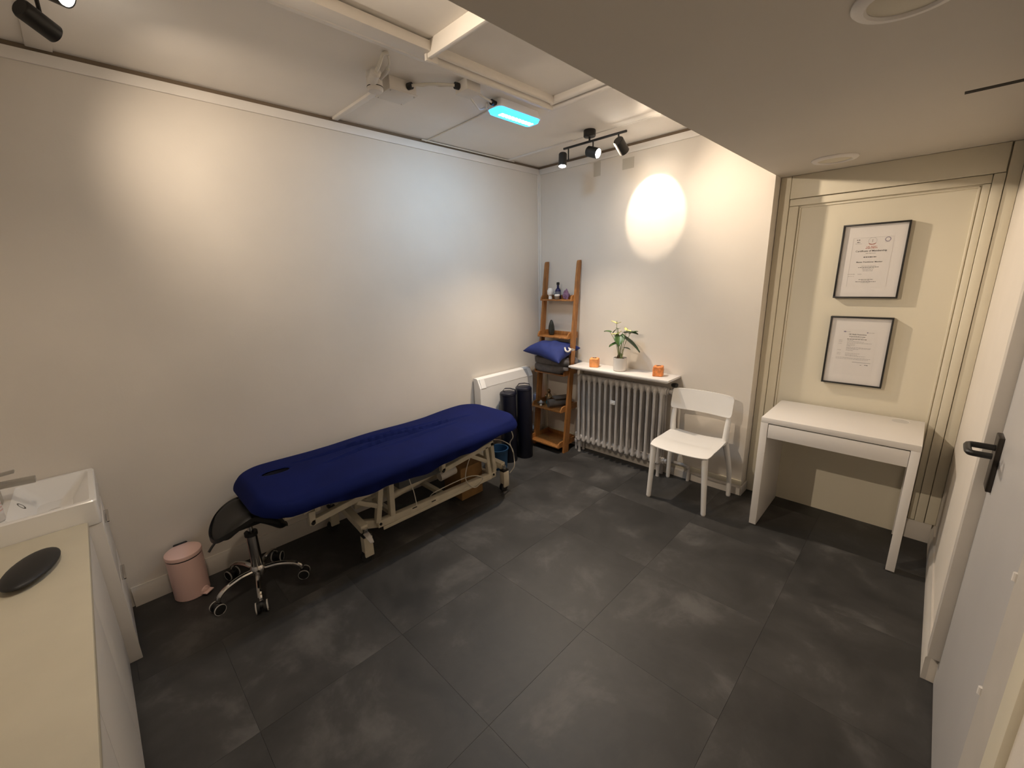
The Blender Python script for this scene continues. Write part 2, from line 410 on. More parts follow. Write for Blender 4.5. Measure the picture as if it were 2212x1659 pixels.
# ------------------------------------------------------------------ treatment table
TX0, TX1, TY0, TY1, TZ = .045, .715, -2.835, -1.0, .612
tt = thing('treatment_table', 'cream steel adjustable treatment table under a navy fitted sheet', 'treatment table', ((TX0+TX1)/2, (TY0+TY1)/2, 0))
def segd(x, y, pts):
    best = 9; tb_ = 0
    n = len(pts)-1
    for i in range(n):
        a, b = V(pts[i]), V(pts[i+1]); d = b-a; t = max(0, min(1, (V((x, y))-a).dot(d)/d.dot(d)))
        q = (V((x, y))-(a+d*t)); s = q.length*(1 if d.x*q.y-d.y*q.x > 0 else -1)
        if abs(s) < abs(best): best = s; tb_ = (i+t)/n
    return best, tb_
FOLDS = [([(.225, -2.50), (.236, -2.16), (.305, -1.716), (.372, -1.28)], .017, .009), ([(.375, -2.38), (.327, -1.98), (.338, -1.47)], .015, .009), ([(.20, -2.28), (.20, -1.9), (.26, -1.5)], .010, .008), ([(.43, -2.1), (.40, -1.7), (.42, -1.45)], .007, .009)]
def hem(x, y):
    t = (y-TY0)/(TY1-TY0)
    if y < TY0+.02 or y > TY1-.02: return .070
    if x > .4: return .070+.070*math.sin(PI*min(1, t*1.05))**1.3+.008*math.sin(9*t*PI)
    return .10
HC, HA, HB = (.287, -2.632), .030, .072
rr = .055
def sheet():
    b = B(); bm = b.bm; st = .008; ext = .19
    nx = int((TX1-TX0+2*ext)/st)+1; ny = int((TY1-TY0+2*ext)/st)+1
    grid = {}; cl = {}
    cr_ = .13
    for i in range(nx):
        for j in range(ny):
            x = TX0-ext+rr*.55+i*st; y = TY0-ext+rr*.55+j*st
            ax, ay = TX0+rr, TY0+rr; bx, by = TX1-rr, TY1-rr
            # rounded rectangle core (corner radius grows the plan shape)
            qx = min(max(x, ax+cr_), bx-cr_); qy = min(max(y, ay+cr_), by-cr_)
            dx, dy = x-qx, y-qy; L_ = math.hypot(dx, dy)
            e = L_-cr_; c = False
            if e > 0:
                ux, uy = dx/L_, dy/L_; px, py = qx+ux*cr_, qy+uy*cr_
                h = hem(px+ux*rr, py+uy*rr)+rr*.2
                if e > h: e = h; c = True
                th = e/rr
                if th < PI/2: ox, z = rr*math.sin(th), -rr*(1-math.cos(th))
                else:
                    k = e-rr*PI/2; ox, z = rr-k*.12, -rr-k
                    s_ = (px+py*1.0)
                    ox += .006*math.sin(s_*34)*min(1, k/.05)
                    corner = min(1, abs(ux*uy)*2)
                    ox += corner*.012*math.sin(math.atan2(uy, ux)*18)*min(1, k/.04)
                P = V((px+ux*ox, py+uy*ox, TZ+z))
            else: P = V((x, y, TZ))
            # padded crown and wrinkles
            crown = .018*(1-((P.x-.38)/.36)**2)*(1 if e <= 0 else max(0, 1-e/.05))
            P.z += crown-.010
            if e < .03:
                for pts, amp, wd in FOLDS:
                    d, t = segd(P.x, P.y, pts)
                    P.z += (amp*math.exp(-(d/wd)**2) - amp*1.4*math.exp(-((d+wd*1.9)/wd)**2))*math.sin(PI*min(1, max(0, .04+t*.92)))
                P.z += .004*math.sin(P.y*9+P.x*5)
                if P.y > -1.5: P.z += .012*math.sin((P.y+1.5)/.5*PI*.5)
            # snap to the face hole
            hx, hy = (P.x-HC[0])/HA, (P.y-HC[1])/HB; hr = math.hypot(hx, hy)
            inside = hr < .82
            if .82 <= hr < 1.25: P.x = HC[0]+HA*hx/hr*max(1, hr); P.y = HC[1]+HB*hy/hr*max(1, hr); P.z -= .004*(1.25-max(1, hr))/.25
            grid[i, j] = (P, c, inside)
    vs = {}
    def vert(k):
        if k not in vs: vs[k] = bm.verts.new(grid[k][0])
        return vs[k]
    for i in range(nx-1):
        for j in range(ny-1):
            q = [(i, j), (i+1, j), (i+1, j+1), (i, j+1)]
            if all(grid[k][1] for k in q) or any(grid[k][2] for k in q): continue
            bm.faces.new([vert(k) for k in q])
    bmesh.ops.remove_doubles(bm, verts=bm.verts, dist=.0004)
    return b
sh = part('fitted_sheet', sheet(), 'navy', tt, ang=80, label='navy blue fitted sheet')
md = sh.modifiers.new('smooth', 'SMOOTH'); md.factor = .5; md.iterations = 1
hb = B(); n = 28
hb.loft([[V((HC[0]+HA*1.03*s_*math.cos(2*PI*i/n), HC[1]+HB*1.03*s_*math.sin(2*PI*i/n), z)) for i in range(n)] for s_, z in ((1.06, TZ-.003), (.95, TZ-.03), (.9, TZ-.075))], cap=False)
hb.bm.faces.new([v for v in hb.bm.verts][-n:])
part('face_hole', hb, 'hole', sh)
part('mattress', B().loft([rring(TX0+.055, TX1-.055, TY0+.055, TY1-.055, .528, .15), rring(TX0+.045, TX1-.045, TY0+.045, TY1-.045, .545, .15), rring(TX0+.05, TX1-.05, TY0+.05, TY1-.05, .575, .15)]), 'roll', tt)
# frame (two sides)
fx = .525
def barx(name, p, q, wd=.034, ht=.034, m='steel', xs=(fx, .20), bev=.003):
    for x in xs: part(name, B().bar((x, *p), (x, *q), wd, ht, bev, upv=(1, 0, 0)), m, tt)
barx('lower_rail', (-2.19, .175), (-1.19, .150), .045, .04)
barx('upper_arm', (-2.565, .362), (-2.07, .425))
barx('upper_arm', (-1.685, .352), (-1.20, .412))
barx('end_plate', (-2.56, .35), (-2.555, .43))
barx('end_plate', (-1.675, .345), (-1.67, .43))
barx('lift_leg', (-2.075, .43), (-2.085, .19), .034, .04)
barx('lift_leg', (-2.145, .405), (-2.185, .185), .034, .034)
barx('lift_leg', (-1.27, .40), (-1.245, .16), .030, .034)
barx('lift_leg', (-1.215, .42), (-1.195, .16), .032, .034)
barx('brace', (-2.30, .375), (-2.15, .28), .028, .028)
barx('brace', (-1.42, .375), (-1.27, .28), .028, .028)
for y, z in ((-2.56, .362), (-2.075, .425), (-2.175, .176), (-1.68, .352), (-1.205, .405), (-1.215, .155)):
    part('pivot_bolt', B().cyl((fx+.012, y, z), (fx+.024, y, z), .009, 10), 'chip', tt)
for y, z in ((-1.93, .165), (-1.78, .150)): part('paint_chip', B().box((fx+.0228, y, z+.018), (.001, .035, .008), .0003), 'chip', tt)
# side flange of lower rail, cross members, head frame rails
part('rail_flange', B().bb((fx+.016, -2.16, .128), (fx+.024, -1.24, .150), .002), 'steel', tt)
for y, z, m_ in ((-2.52, .43, 'steel'), (-2.05, .165, 'steel'), (-1.66, .15, 'steel'), (-1.22, .15, 'steel'), (-2.08, .43, 'steel'), (-1.22, .42, 'steel')):
    part('cross_member', B().bb((.18, y-.016, z-.016), (.53, y+.016, z+.016), .003), m_, tt)
part('top_rail', B().bb((.50, -2.62, .468), (.55, -1.18, .508), .004), 'steel', tt)
part('top_rail', B().bb((.18, -2.62, .468), (.23, -1.18, .508), .004), 'steel', tt)
part('head_bar', B().bar((.53, -2.60, .455), (.53, -2.30, .50), .05, .022, .003, upv=(1, 0, 0)), 'steel', tt)
part('tube_end', B().bb((.46, -2.69, .43), (.53, -2.60, .472), .004), 'steel', tt); part('tube_end_hole', B().cyl((.5305, -2.645, .451), (.5315, -2.645, .451), .011, 12), 'chip', tt)
part('motor_box', B().bb((.26, -1.98, .30), (.46, -1.60, .46), .01), 'grey', tt); part('actuator', B().cyl((.36, -2.0, .22), (.36, -1.35, .32), .026, 14), 'steel', tt)
part('actuator_motor', B().cyl((.40, -1.62, .24), (.40, -1.48, .25), .035, 14), 'plasticw', tt)
# H-shaped feet with casters
for y, sgn in ((-2.29, -1), (-1.13, 1)):
    part('foot_beam', B().bar((.10, y-sgn*.02, .235), (.565, y+.0, .205), .045, .05, .004, upv=(0, 0, 1)), 'steel', tt)
    part('foot_strut', B().bar((.50, y-sgn*.02, .20), (.50, y-sgn*.12, .165), .04, .05, .003), 'steel', tt)
    for x in (.575, .085):
        cf = part('caster_bracket', B().bb((x-.022, y-.028, .035), (x+.026, y+.028, .165), .004), 'steel', tt)
        part('caster_cap', B().bb((x-.022, y-.028, .165), (x+.024, y+.028, .182), .003), 'blackplastic', cf)
        part('wheel', B().cyl((x-.012, y-.012, .034), (x+.014, y-.012, .034), .034, 18), 'rubber', cf)
        part('stem', B().cyl((x, y, .17), (x, y, .215), .016, 12), 'chrome', cf)
pb = B().grid(6, 10, lambda u, v: V((.60+.075*v, -2.30+(u-.5)*.034*(1-.4*v**3), .200-.012*v-.02*v*v)))
ped = part('brake_pedal', pb, 'rad', tt); ped.modifiers.new('t', 'SOLIDIFY').thickness = .004
part('mains_lead', B().tube([(.66, -1.12, .52), (.655, -1.10, .46), (.62, -1.10, .40), (.64, -1.09, .34), (.62, -1.06, .27), (.63, -1.07, .2), (.60, -1.09, .14)], .004, 6), 'cable', tt)
part('mains_lead', B().tube([(.55, -1.22, .45), (.60, -1.17, .44), (.63, -1.11, .39), (.64, -1.09, .33)], .0035, 6), 'cable', tt)
part('hand_cable', B().tube([(.56, -1.97, .46), (.565, -1.95, .36), (.555, -1.93, .30), (.56, -1.92, .20)], .003, 6), 'cable', tt)
part('hand_cable', B().tube([(.50, -1.35, .42), (.55, -1.47, .33), (.56, -1.50, .22), (.56, -1.42, .13), (.55, -1.33, .17), (.53, -1.45, .22), (.50, -1.72, .20), (.49, -1.78, .17)], .0035, 6), 'cable', tt)
# carton on the floor behind the lift
cb = thing('carton', 'brown carton standing under the foot end of the treatment table', 'box', (.33, -1.36, .0))
part('carton_body', B().bb((.24, -1.47, .001), (.46, -1.26, .26), .003), 'brown', cb)
part('carton_flap', B().box((.35, -1.365, .27), (.21, .20, .004), 0, (0, .12, 0)), 'brown', cb)
tub = thing('storage_tub', 'blue plastic tub on the floor between table and foam rolls', 'tub', (.235, -.87, 0))
part('tub_wall', B().lathe([(.075, .001), (.086, .17), (.092, .172), (.092, .182), (.083, .182), (.073, .01)], (.235, -.87, 0), 24), 'bluetub', tub)

# ------------------------------------------------------------------ saddle stool
SX, SY = .335, -2.815
sl = thing('saddle_stool', 'black saddle stool with chrome five-star base under the table head', 'stool', (SX, SY, 0))
def saddle():
    b = B(); n, m_ = 26, 22
    def top(u, v, th):
        # u across (world Y), v fore-aft (world X)
        a, c = 2*u-1, 2*v-1
        # map square to rounded lobes
        k = math.sqrt(max(0, 1-.5*c*c)); k2 = math.sqrt(max(0, 1-.5*a*a))
        A, Cc = a*k, c*k2
        y = A*.178; x = Cc*.155*(1+.25*abs(A))
        z = .505-.115*abs(A)**1.7 + .03*Cc*Cc*(1-abs(A)) - .018*(max(0, abs(Cc)-.6)/.4)**2
        edge = max(abs(a), abs(c))**6
        z -= edge*.03 if th == 0 else -edge*.02
        z += -.030*A-.014-(.014*max(0, A) if th else 0)
        return V((SX+x, SY+y, z-(.066 if th else 0)*(1-edge*.6)))
    b.grid(n, m_, lambda u, v: top(u, v, 0)); b.grid(n, m_, lambda u, v: top(u, v, 1))
    bm = b.bm; bm.verts.ensure_lookup_table()
    per = [(i, 0) for i in range(n)]+[(n-1, j) for j in range(1, m_)]+[(i, m_-1) for i in range(n-2, -1, -1)]+[(0, j) for j in range(m_-2, 0, -1)]
    idx = lambda i, j, o: bm.verts[o*n*m_+i*m_+j]
    for k in range(len(per)):
        (i, j), (i2, j2) = per[k], per[(k+1) % len(per)]
        bm.faces.new((idx(i, j, 0), idx(i2, j2, 0), idx(i2, j2, 1), idx(i, j, 1)))
    return b
part('saddle_seat', saddle(), 'seat', sl, ang=60)
part('seat_plate', B().bb((SX-.07, SY-.06, .405), (SX+.07, SY+.06, .445), .005), 'blackplastic', sl)
part('height_lever', B().tube([(SX, SY-.05, .415), (SX+.02, SY-.12, .405), (SX+.05, SY-.175, .375), (SX+.06, SY-.20, .352)], .006, 8), 'blackplastic', sl)
part('gas_piston', B().cyl((SX, SY, .30), (SX, SY, .42), .014, 14), 'chrome', sl)
part('column_collar', B().cyl((SX, SY, .325), (SX, SY, .345), .032, 20), 'blackplastic', sl)
part('column', B().lathe([(.028, .10), (.028, .33)], (SX, SY, 0), 20), 'chrome', sl)
part('hub', B().lathe([(.036, .085), (.040, .10), (.040, .125), (.030, .14)], (SX, SY, 0), 20), 'chrome', sl)
for q in ((.393, -3.037), (.545, -2.867), (.429, -2.631), (.11, -2.919), (.151, -2.667)):
    d = (V(q)-V((SX, SY))); a = math.atan2(d.y, d.x); R_ = .215
    dx, dy = math.cos(a), math.sin(a); P = lambda r, z: (SX+dx*r, SY+dy*r, z)
    lg = part('leg', B().tube([P(.03, .112), P(.10, .118), P(.17, .105), P(.205, .082), P(R_, .06)], .012, 10, rads=[.014, .013, .0125, .0125, .012]), 'chrome', sl)
    tx, ty = -dy, dx
    for s_ in (-1, 1):
        c = V(P(R_+.008, .027))+V((tx, ty, 0))*s_*.017
        part('wheel', B().cyl(c-V((tx, ty, 0))*.009, c+V((tx, ty, 0))*.009, .0265, 18), 'rubber', lg)
        part('wheel_ring', B().lathe([(.0262, -.003), (.0285, -.003), (.0285, .003), (.0262, .003)], c+V((tx, ty, 0))*s_*.0085, 20, (tx, ty, 0), cap=False), 'greywheel', lg)
    part('caster_hood', B().ball(P(R_+.006, .040), (.022, .022, .018), 12), 'blackplastic', lg)

# ------------------------------------------------------------------ pedal bin
bx, by = .102, -3.095
pbn = thing('pedal_bin', 'small matte pink pedal bin by the left wall', 'bin', (bx, by, 0))
part('bin_body', B().lathe([(.077, .0), (.081, .004), (.081, .235)], (bx, by, 0), 36), 'pink', pbn)
part('rim_band', B().lathe([(.0785, .235), (.0785, .243)], (bx, by, 0), 36), 'blackplastic', pbn)
part('lid', B().lathe([(.083, .243), (.084, .250), (.082, .262), (.075, .267), (.03, .270), (.001, .270)], (bx, by, 0), 36), 'pink', pbn)
part('lid_hinge', B().bb((bx-.086, by-.032, .215), (bx-.068, by+.032, .272), .006), 'blackplastic', pbn)
a = math.radians(38)
part('pedal', B().box((bx+.088*math.cos(a), by+.088*math.sin(a), .014), (.045, .05, .008), .003, (0, 0, a)), 'pink', pbn)
part('pedal_recess', B().lathe([(.024, 0), (.020, .010), (.001, .014)], (bx+.080*math.cos(a), by+.080*math.sin(a), .02), 16, (math.cos(a), math.sin(a), .15)), 'pink', pbn)

# ------------------------------------------------------------------ vanity with basin, worktop cabinet
vu = thing('vanity_unit', 'white vanity cabinet carrying the ceramic basin beside the left wall', 'vanity', (.23, -3.6, 0))
part('cabinet_body', B().bb((.004, -3.96, .06), (.440, -3.352, .70), .003), 'cab', vu)
part('plinth', B().bb((.02, -3.94, 0), (.43, -3.40, .06)), 'cab', vu)
part('side_panel', B().bb((.440, -3.96, .0), (.4525, -3.338, .700), .002), 'cab', vu)
for z0, z1 in ((.07, .36), (.37, .66)):
    dw = part('drawer', B().bb((.008, -3.352, z0), (.436, -3.338, z1), .002), 'cab', vu)
    part('drawer_handle', B().bb((.16, -3.338, z1-.03), (.30, -3.322, z1-.022), .002), 'chrome', dw, label='thin chrome handle')
bs = thing('wash_basin', 'square white ceramic wash basin on the vanity cabinet', 'basin', (.23, -3.6, .70))
b = B()
b.loft([rring(.004, .455, -3.96, -3.338, .701, .012), rring(.002, .457, -3.96, -3.335, .72, .012), rring(.002, .457, -3.96, -3.335, .802, .012), rring(.006, .453, -3.955, -3.339, .807, .012),
        rring(.022, .437, -3.585, -3.356, .806, .02), rring(.03, .43, -3.577, -3.366, .795, .02), rring(.10, .36, -3.53, -3.42, .725, .04), rring(.20, .26, -3.50, -3.45, .722, .02)])
part('bowl', b, 'ceramic', bs)
part('overflow_ring', B().lathe([(.012, 0), (.018, .0), (.018, .004), (.012, .004)], (.20, -3.566, .772), 16, (0, .82, .57), cap=False), 'brush', bs)
part('drain', B().lathe([(.026, .722), (.028, .726), (.012, .728), (.001, .726)], (.23, -3.475, 0), 18), 'chrome', bs)
fx_, fy_ = .205, -3.625
fc = thing('basin_tap', 'square brushed metal mixer tap at the basin', 'tap', (fx_, fy_, .807))
part('tap_body', B().bb((fx_-.021, fy_-.021, .8075), (fx_+.021, fy_+.021, .905), .004), 'tapm', fc)
part('spout', B().bar((fx_, fy_-.01, .885), (fx_, fy_+.125, .878), .038, .022, .003), 'tapm', fc)
part('lever', B().bar((fx_, fy_-.02, .922), (fx_, fy_+.075, .930), .030, .009, .002), 'tapm', fc)
part('lever_neck', B().cyl((fx_, fy_, .904), (fx_, fy_, .920), .014, 12), 'tapm', fc)
wc = thing('worktop_cabinet', 'low cream worktop cabinet running along the wall behind the basin', 'cabinet', (1.2, -3.65, 0))
part('worktop', B().bb((.459, -3.96, .695), (2.08, -3.378, .722), .003), 'counter', wc)
part('side_panel', B().bb((.461, -3.95, .06), (.479, -3.392, .694)), 'cab', wc)
part('side_panel', B().bb((2.05, -3.95, .06), (2.07, -3.392, .694)), 'cab', wc)
part('back_panel', B().bb((.48, -3.95, .06), (2.05, -3.94, .694)), 'cab', wc); part('plinth', B().bb((.47, -3.93, 0), (2.06, -3.42, .06)), 'cab', wc)
for k in range(3):
    part('cabinet_door', B().bb((.463+k*.537, -3.392, .03), (.463+k*.537+.533, -3.381, .692), .001), 'cab', wc)
solo('oval_pad', B().ball((.765, -3.515, .742), (.125, .062, .0195), 28, (0, 0, math.radians(-17))), 'blackplastic', 'black oval pad lying on the cream worktop', 'pad', (.765, -3.515, .722))
bo = thing('soap_bottle', 'white plastic bottle with faint red print standing on the basin ledge', 'bottle', (.400, -3.612, .8075))
part('bottle_body', B().lathe([(.028, .0005), (.030, .004), (.030, .12), (.022, .14), (.012, .148), (.012, .16)], (.400, -3.612, .8075), 24), 'bottlew', bo)
part('printed_label', B().lathe([(.0303, .03), (.0303, .085)], (.400, -3.612, .8075), 24, cap=False), 'paper', bo)
for k_ in range(3): part('red_print', B().lathe([(.0305, .04+.012*k_), (.0305, .046+.012*k_)], (.400, -3.612, .8075), 24, cap=False), 'fadedred', bo)
part('cap', B().cyl((.400, -3.612, .9675), (.400, -3.612, .99), .014, 16), 'bottlew', bo)

# ------------------------------------------------------------------ oil-filled panel heater on the left wall
ht = thing('panel_heater', 'white electric panel heater hung low on the left wall', 'heater', (0.05, -.56, .33))
HY0, HY1, HZ0, HZ1 = -.925, -.245, .34, .792
part('heater_body', B().prism([(.012, HZ0), (.088, HZ0), (.095, HZ0+.01), (.095, HZ1-.085), (.06, HZ1-.008), (.05, HZ1), (.012, HZ1)], 1, HY0, HY1), 'heater', ht, ang=20)
part('top_grille', B().loft([[V((.0965, y, HZ1-.080)), V((.0632, y, HZ1-.012)), V((.060, y, HZ1-.014)), V((.093, y, HZ1-.082))] for y in (HY0+.075, HY1-.045)]), 'grille', ht)
for y in (HY0+.045, HY1-.022):
    part('end_cap', B().loft([[V((.0985, yy, HZ1-.084)), V((.0645, yy, HZ1-.006)), V((.060, yy, HZ1-.01)), V((.092, yy, HZ1-.086))] for yy in (y-.028, y+.028 if y < -.5 else y+.02)]), 'heater', ht)
part('wall_bracket', B().bb((0, -.80, .45), (.013, -.74, .70)).bb((0, -.42, .45), (.013, -.36, .70)), 'heater', ht)

# ------------------------------------------------------------------ foam rolls
def foam_roll(x, y, r, h, label, ha):
    t = thing('bolster_roll', label, 'bolster', (x, y, 0), 'bolsters by the heater')
    part('bolster_cover', B().lathe([(r*.93, .001), (r, .012), (r, h-.022), (r*.97, h-.006), (r*.86, h), (r*.5, h+.002), (.001, h+.002)], (x, y, 0), 32), 'roll', t)
    part('end_piping', B().lathe([(r*1.0, h-.028), (r*1.02, h-.024), (r*1.02, h-.018), (r*1.0, h-.015)], (x, y, 0), 32, cap=False), 'roll', t)
    c, s_ = math.cos(ha), math.sin(ha)
    hdl = B(); k = [(r*.95, -.03), (r*.8, .012), (r*.2, .022), (-r*.5, .020), (-r*.95, -.02)]
    rings = []
    for u, dz in k:
        p = V((x+c*u-s_*r*.45, y+s_*u+c*r*.45, h+dz)); w_ = V((-s_, c, 0))*.014
        rings.append([p-w_, p+w_, p+w_+V((0, 0, .004)), p-w_+V((0, 0, .004))])
    hdl.loft(rings); part('carry_strap', hdl, 'roll', t)
    return t
foam_roll(.205, -.700, .072, .655, 'shorter navy vinyl bolster standing nearer the treatment table', .5)
foam_roll(.245, -.535, .074, .675, 'taller navy vinyl bolster with looped strap beside the ladder shelf', .9)

# ------------------------------------------------------------------ ladder shelf
ld = thing('ladder_shelf', 'leaning acacia ladder shelf in the corner', 'shelf', (.285, -.15, 0))
LX0, LX1 = .105, .470
def rail(x):
    b = B(); w0, w1 = .068, .045; yb, yt, zt = -.225, -.030, 1.775
    n = 12; rings = []
    for i in range(n+1):
        t = i/n; z = zt*t; y = yb+(yt-yb)*t; w_ = w0+(w1-w0)*t
        zc = z
        if i == n:
            for f, zz, ww in ((0, z-.03, w_), (.5, z-.008, w_*.86), (1, z, w_*.62)):
                rings.append([V((x-.011, yt+w1/2-ww, zz)), V((x+.011, yt+w1/2-ww, zz)), V((x+.011, yt+w1/2-.001, zz)), V((x-.011, yt+w1/2-.001, zz))])
        else: rings.append([V((x-.011, y-w_/2, z)), V((x+.011, y-w_/2, z)), V((x+.011, y+w_/2, z)), V((x-.011, y+w_/2, z))])
    return b.loft(rings)
part('side_rail', rail(LX0+.004), 'wood', ld); part('side_rail', rail(LX1+.012), 'wood', ld)
SHELF = [(1.418, -.125), (1.080, -.175), (.742, -.230), (.398, -.275), (.055, -.315)]
for z, yf in SHELF:
    bd = part('shelf_board', B().bb((LX0, yf, z), (LX1, -.022, z+.014), .002), 'wood', ld)
    for x0, x1 in ((LX0, LX0+.013), (LX1-.013, LX1)):
        pf = [(yf, z+.012), (yf+.006, z+.030), (yf+.022, z+.050), (yf+.05, z+.056), (-.024, z+.056), (-.024, z+.012)]
        part('side_lip', B().prism(pf, 0, x0, x1), 'wood', bd)
    part('back_lip', B().bb((LX0+.013, -.036, z+.012), (LX1-.013, -.022, z+.050), .002), 'wood', bd)
for z, yf in SHELF[1:4]:
    for dy in (.07, .10):
        part('screw_hole', B().cyl((LX0+.0128, yf+dy, z+.035), (LX0+.0138, yf+dy, z+.035), .005, 8), 'chip', ld)
zt = [z+.0145 for z, _ in SHELF]
# top shelf
hx, hy, hz = .195, -.085, zt[0]
fg = thing('bust_figurine', 'white plaster head figurine on the top ladder shelf', 'figurine', (hx, hy, hz))
part('bust_base', B().lathe([(.018, .0005), (.018, .012), (.015, .03)], (hx, hy, hz), 16), 'figure', fg)
part('bust_head', B().lathe([(.015, .028), (.024, .04), (.029, .062), (.029, .078), (.022, .094), (.010, .102), (.001, .103)], (hx, hy, hz), 18), 'figure', fg)
for k in range(3): part('band', B().lathe([(.0285, -.003), (.0305, 0), (.0285, .003)], (hx, hy, hz+.05+.014*k), 18, (0.1, -.2, 1), cap=False), 'figure', fg)
qx, qy = .275, -.069
ob = thing('glass_bottle', 'dark cobalt glass bottle on the top ladder shelf', 'bottle', (qx, qy, hz))
part('bottle_glass', B().lathe([(.025, .0005), (.027, .004), (.027, .075), (.022, .090), (.011, .102), (.010, .128)], (qx, qy, hz), 22), 'bottle', ob)
part('stopper', B().lathe([(.012, .128), (.014, .132), (.014, .150), (.010, .154)], (qx, qy, hz), 16), 'blackplastic', ob)
part('bottle_label', B().lathe([(.0273, .035), (.0273, .07)], (qx, qy, hz), 22, cap=False), 'bottlelabel', ob)
qx, qy = .292, -.104
jr = thing('candle_jar', 'small lidded jar in front of the cobalt bottle', 'jar', (qx, qy, hz))
part('jar_body', B().lathe([(.022, .0005), (.024, .004), (.024, .030)], (qx, qy, hz), 22), 'jar', jr)
part('jar_lid', B().lathe([(.0245, .030), (.025, .033), (.025, .043), (.022, .046)], (qx, qy, hz), 22), 'figure', jr)
solo('trinket_box', B().bb((.232, -.075, hz+.0003), (.25, -.05, hz+.05), .003), 'blackplastic', 'narrow black box beside the cobalt bottle', 'box', (.241, -.062, hz))
def rock(c, r, seed, seg=22, amp=.12, taper=.5):
    rnd = random.Random(seed); ks = [(V((rnd.uniform(-1, 1), rnd.uniform(-1, 1), rnd.uniform(-1, 1)))*rnd.uniform(2, 6), rnd.uniform(0, 6)) for _ in range(7)]
    def fn(p): return 1+amp*sum(math.sin(k.dot(p)*2+f) for k, f in ks)/4
    b = B(); b.ball((0, 0, 0), 1, seg, fn=fn)
    zmin = min(v.co.z for v in b.bm.verts)
    for v in b.bm.verts:
        t = (v.co.z-zmin)/2; v.co.z = max(v.co.z, zmin*.72)
        s_ = 1-taper*t
        v.co = V((v.co.x*r[0]*s_, v.co.y*r[1]*s_, (v.co.z-zmin*.72)*r[2]))+V(c)
    return b
solo('amethyst_geode', rock((.385, -.085, hz+.0005), (.044, .030, .044), 11, seg=14, amp=.35, taper=.28), 'amethyst', 'rough purple amethyst geode on the top ladder shelf', 'crystal', (.392, -.085, hz), ang=20)
solo('polished_stone', rock((.215, -.095, zt[1]+.0005), (.040, .027, .084), 5, amp=.03, taper=.32), 'stone', 'tall polished dark green standing stone on the second ladder shelf', 'stone', (.215, -.095, zt[1]), ang=80)
# linen stack on the third shelf
def rail_clamp(p):
    "keep soft things clear of the two ladder rails"
    yc = -.225+.195*p.z/1.775
    if abs(p.y-yc) < .040: p.x = min(max(p.x, .123), .467)
    if p.z < .803: p.x = min(max(p.x, .1205), .4545)      # inside the shelf lips
    return p
def folded(name, x0, x1, y0, y1, z, h, m, label, cat, layers=3, seed=0, wob=.01, bulge=.02):
    t = thing(name, label, cat, ((x0+x1)/2, (y0+y1)/2, z)); rnd = random.Random(seed)
    for k in range(layers):
        zz = z+.0005+h*k/layers; hh = h/layers
        ph = rnd.uniform(0, 6); n = 40; rings = []
        jx, jy = rnd.uniform(-.008, .008), rnd.uniform(-.006, .006)
        for s_, f in ((.90, 0), (.985, .18), (1.0, .5), (.985, .82), (.90, 1.0)):
            ring = []
            for i in range(n):
                a_ = 2*PI*i/n; ca, sa = math.cos(a_), math.sin(a_)
                e = .45
                px = (x0+x1)/2+jx+(x1-x0)/2*s_*math.copysign(abs(ca)**e, ca)*(1+wob*math.sin(3*a_+ph))
                py = (y0+y1)/2+jy+(y1-y0)/2*s_*math.copysign(abs(sa)**e, sa)*(1+wob*math.cos(4*a_+ph))
                ring.append((rail_clamp if name == 'folded_blanket' else (lambda q: q))(V((px, py, zz+hh*f+(.004*math.sin(5*a_+ph+k) if f > .4 and k < layers else 0)))))
            rings.append(ring)
        part('fold', B().loft(rings), m, t, ang=60)
    return t
folded('folded_cloth', .125, .45, -.205, -.05, zt[2], .016, 'cloth', 'folded white patterned cloths at the bottom of the linen stack', 'cloth', 2, 1)
folded('folded_blanket', .112, .515, -.285, -.042, zt[2]+.0185, .135, 'towel', 'thick folded grey blanket under the blue cushion', 'blanket', 2, 2, .03)
def cushion(cx, cy, cz, lx, ly, h, zb):
    b = B(); n = 26
    def f(u, v, s_):
        a_, c = 2*u-1, 2*v-1
        e = max(0, (1-abs(a_)**2.4)*(1-abs(c)**2.4))
        p = V((cx+lx*a_*(1-.10*(1-c*c)*abs(a_)**4), cy+ly*c*(1-.10*(1-a_*a_)*abs(c)**4), cz+s_*h*e**.45+.005*math.sin(9*a_+4*c)*e))
        t = max(0, .5*a_-.5*c-.15)
        p.z -= .115*t**1.3+.02*max(0, -a_-c-.9)
        if p.y > -.297: p.z = max(p.z, zb+.0008*s_+.001)
        p.y = min(p.y, -.045); p.z = min(p.z, 1.075)
        return rail_clamp(p)
    b.grid(n, n, lambda u, v: f(u, v, 1)); b.grid(n, n, lambda u, v: f(u, v, -1))
    bmesh.ops.remove_doubles(b.bm, verts=b.bm.verts, dist=.0005)
    return b
cu = thing('cushion', 'bright blue cushion squeezed on top of the folded blanket', 'cushion', (.30, -.17, zt[2]+.16))
part('cushion_cover', cushion(.305, -.205, zt[2]+.232, .215, .165, .066, zt[2]+.160), 'pillow', cu, ang=80)
part('white_tag', B().grid(5, 5, lambda u, v: V((.505+.045*u, -.215+.05*v-.01*math.sin(u*3), zt[2]+.262-.02*math.sin(u*3)-.02*v))), 'cloth', cu)
part('white_tie', B().tube([(.49, -.245, zt[2]+.262), (.505, -.25, zt[2]+.235), (.52, -.235, zt[2]+.225), (.54, -.215, zt[2]+.245)], .008, 8), 'cloth', cu)
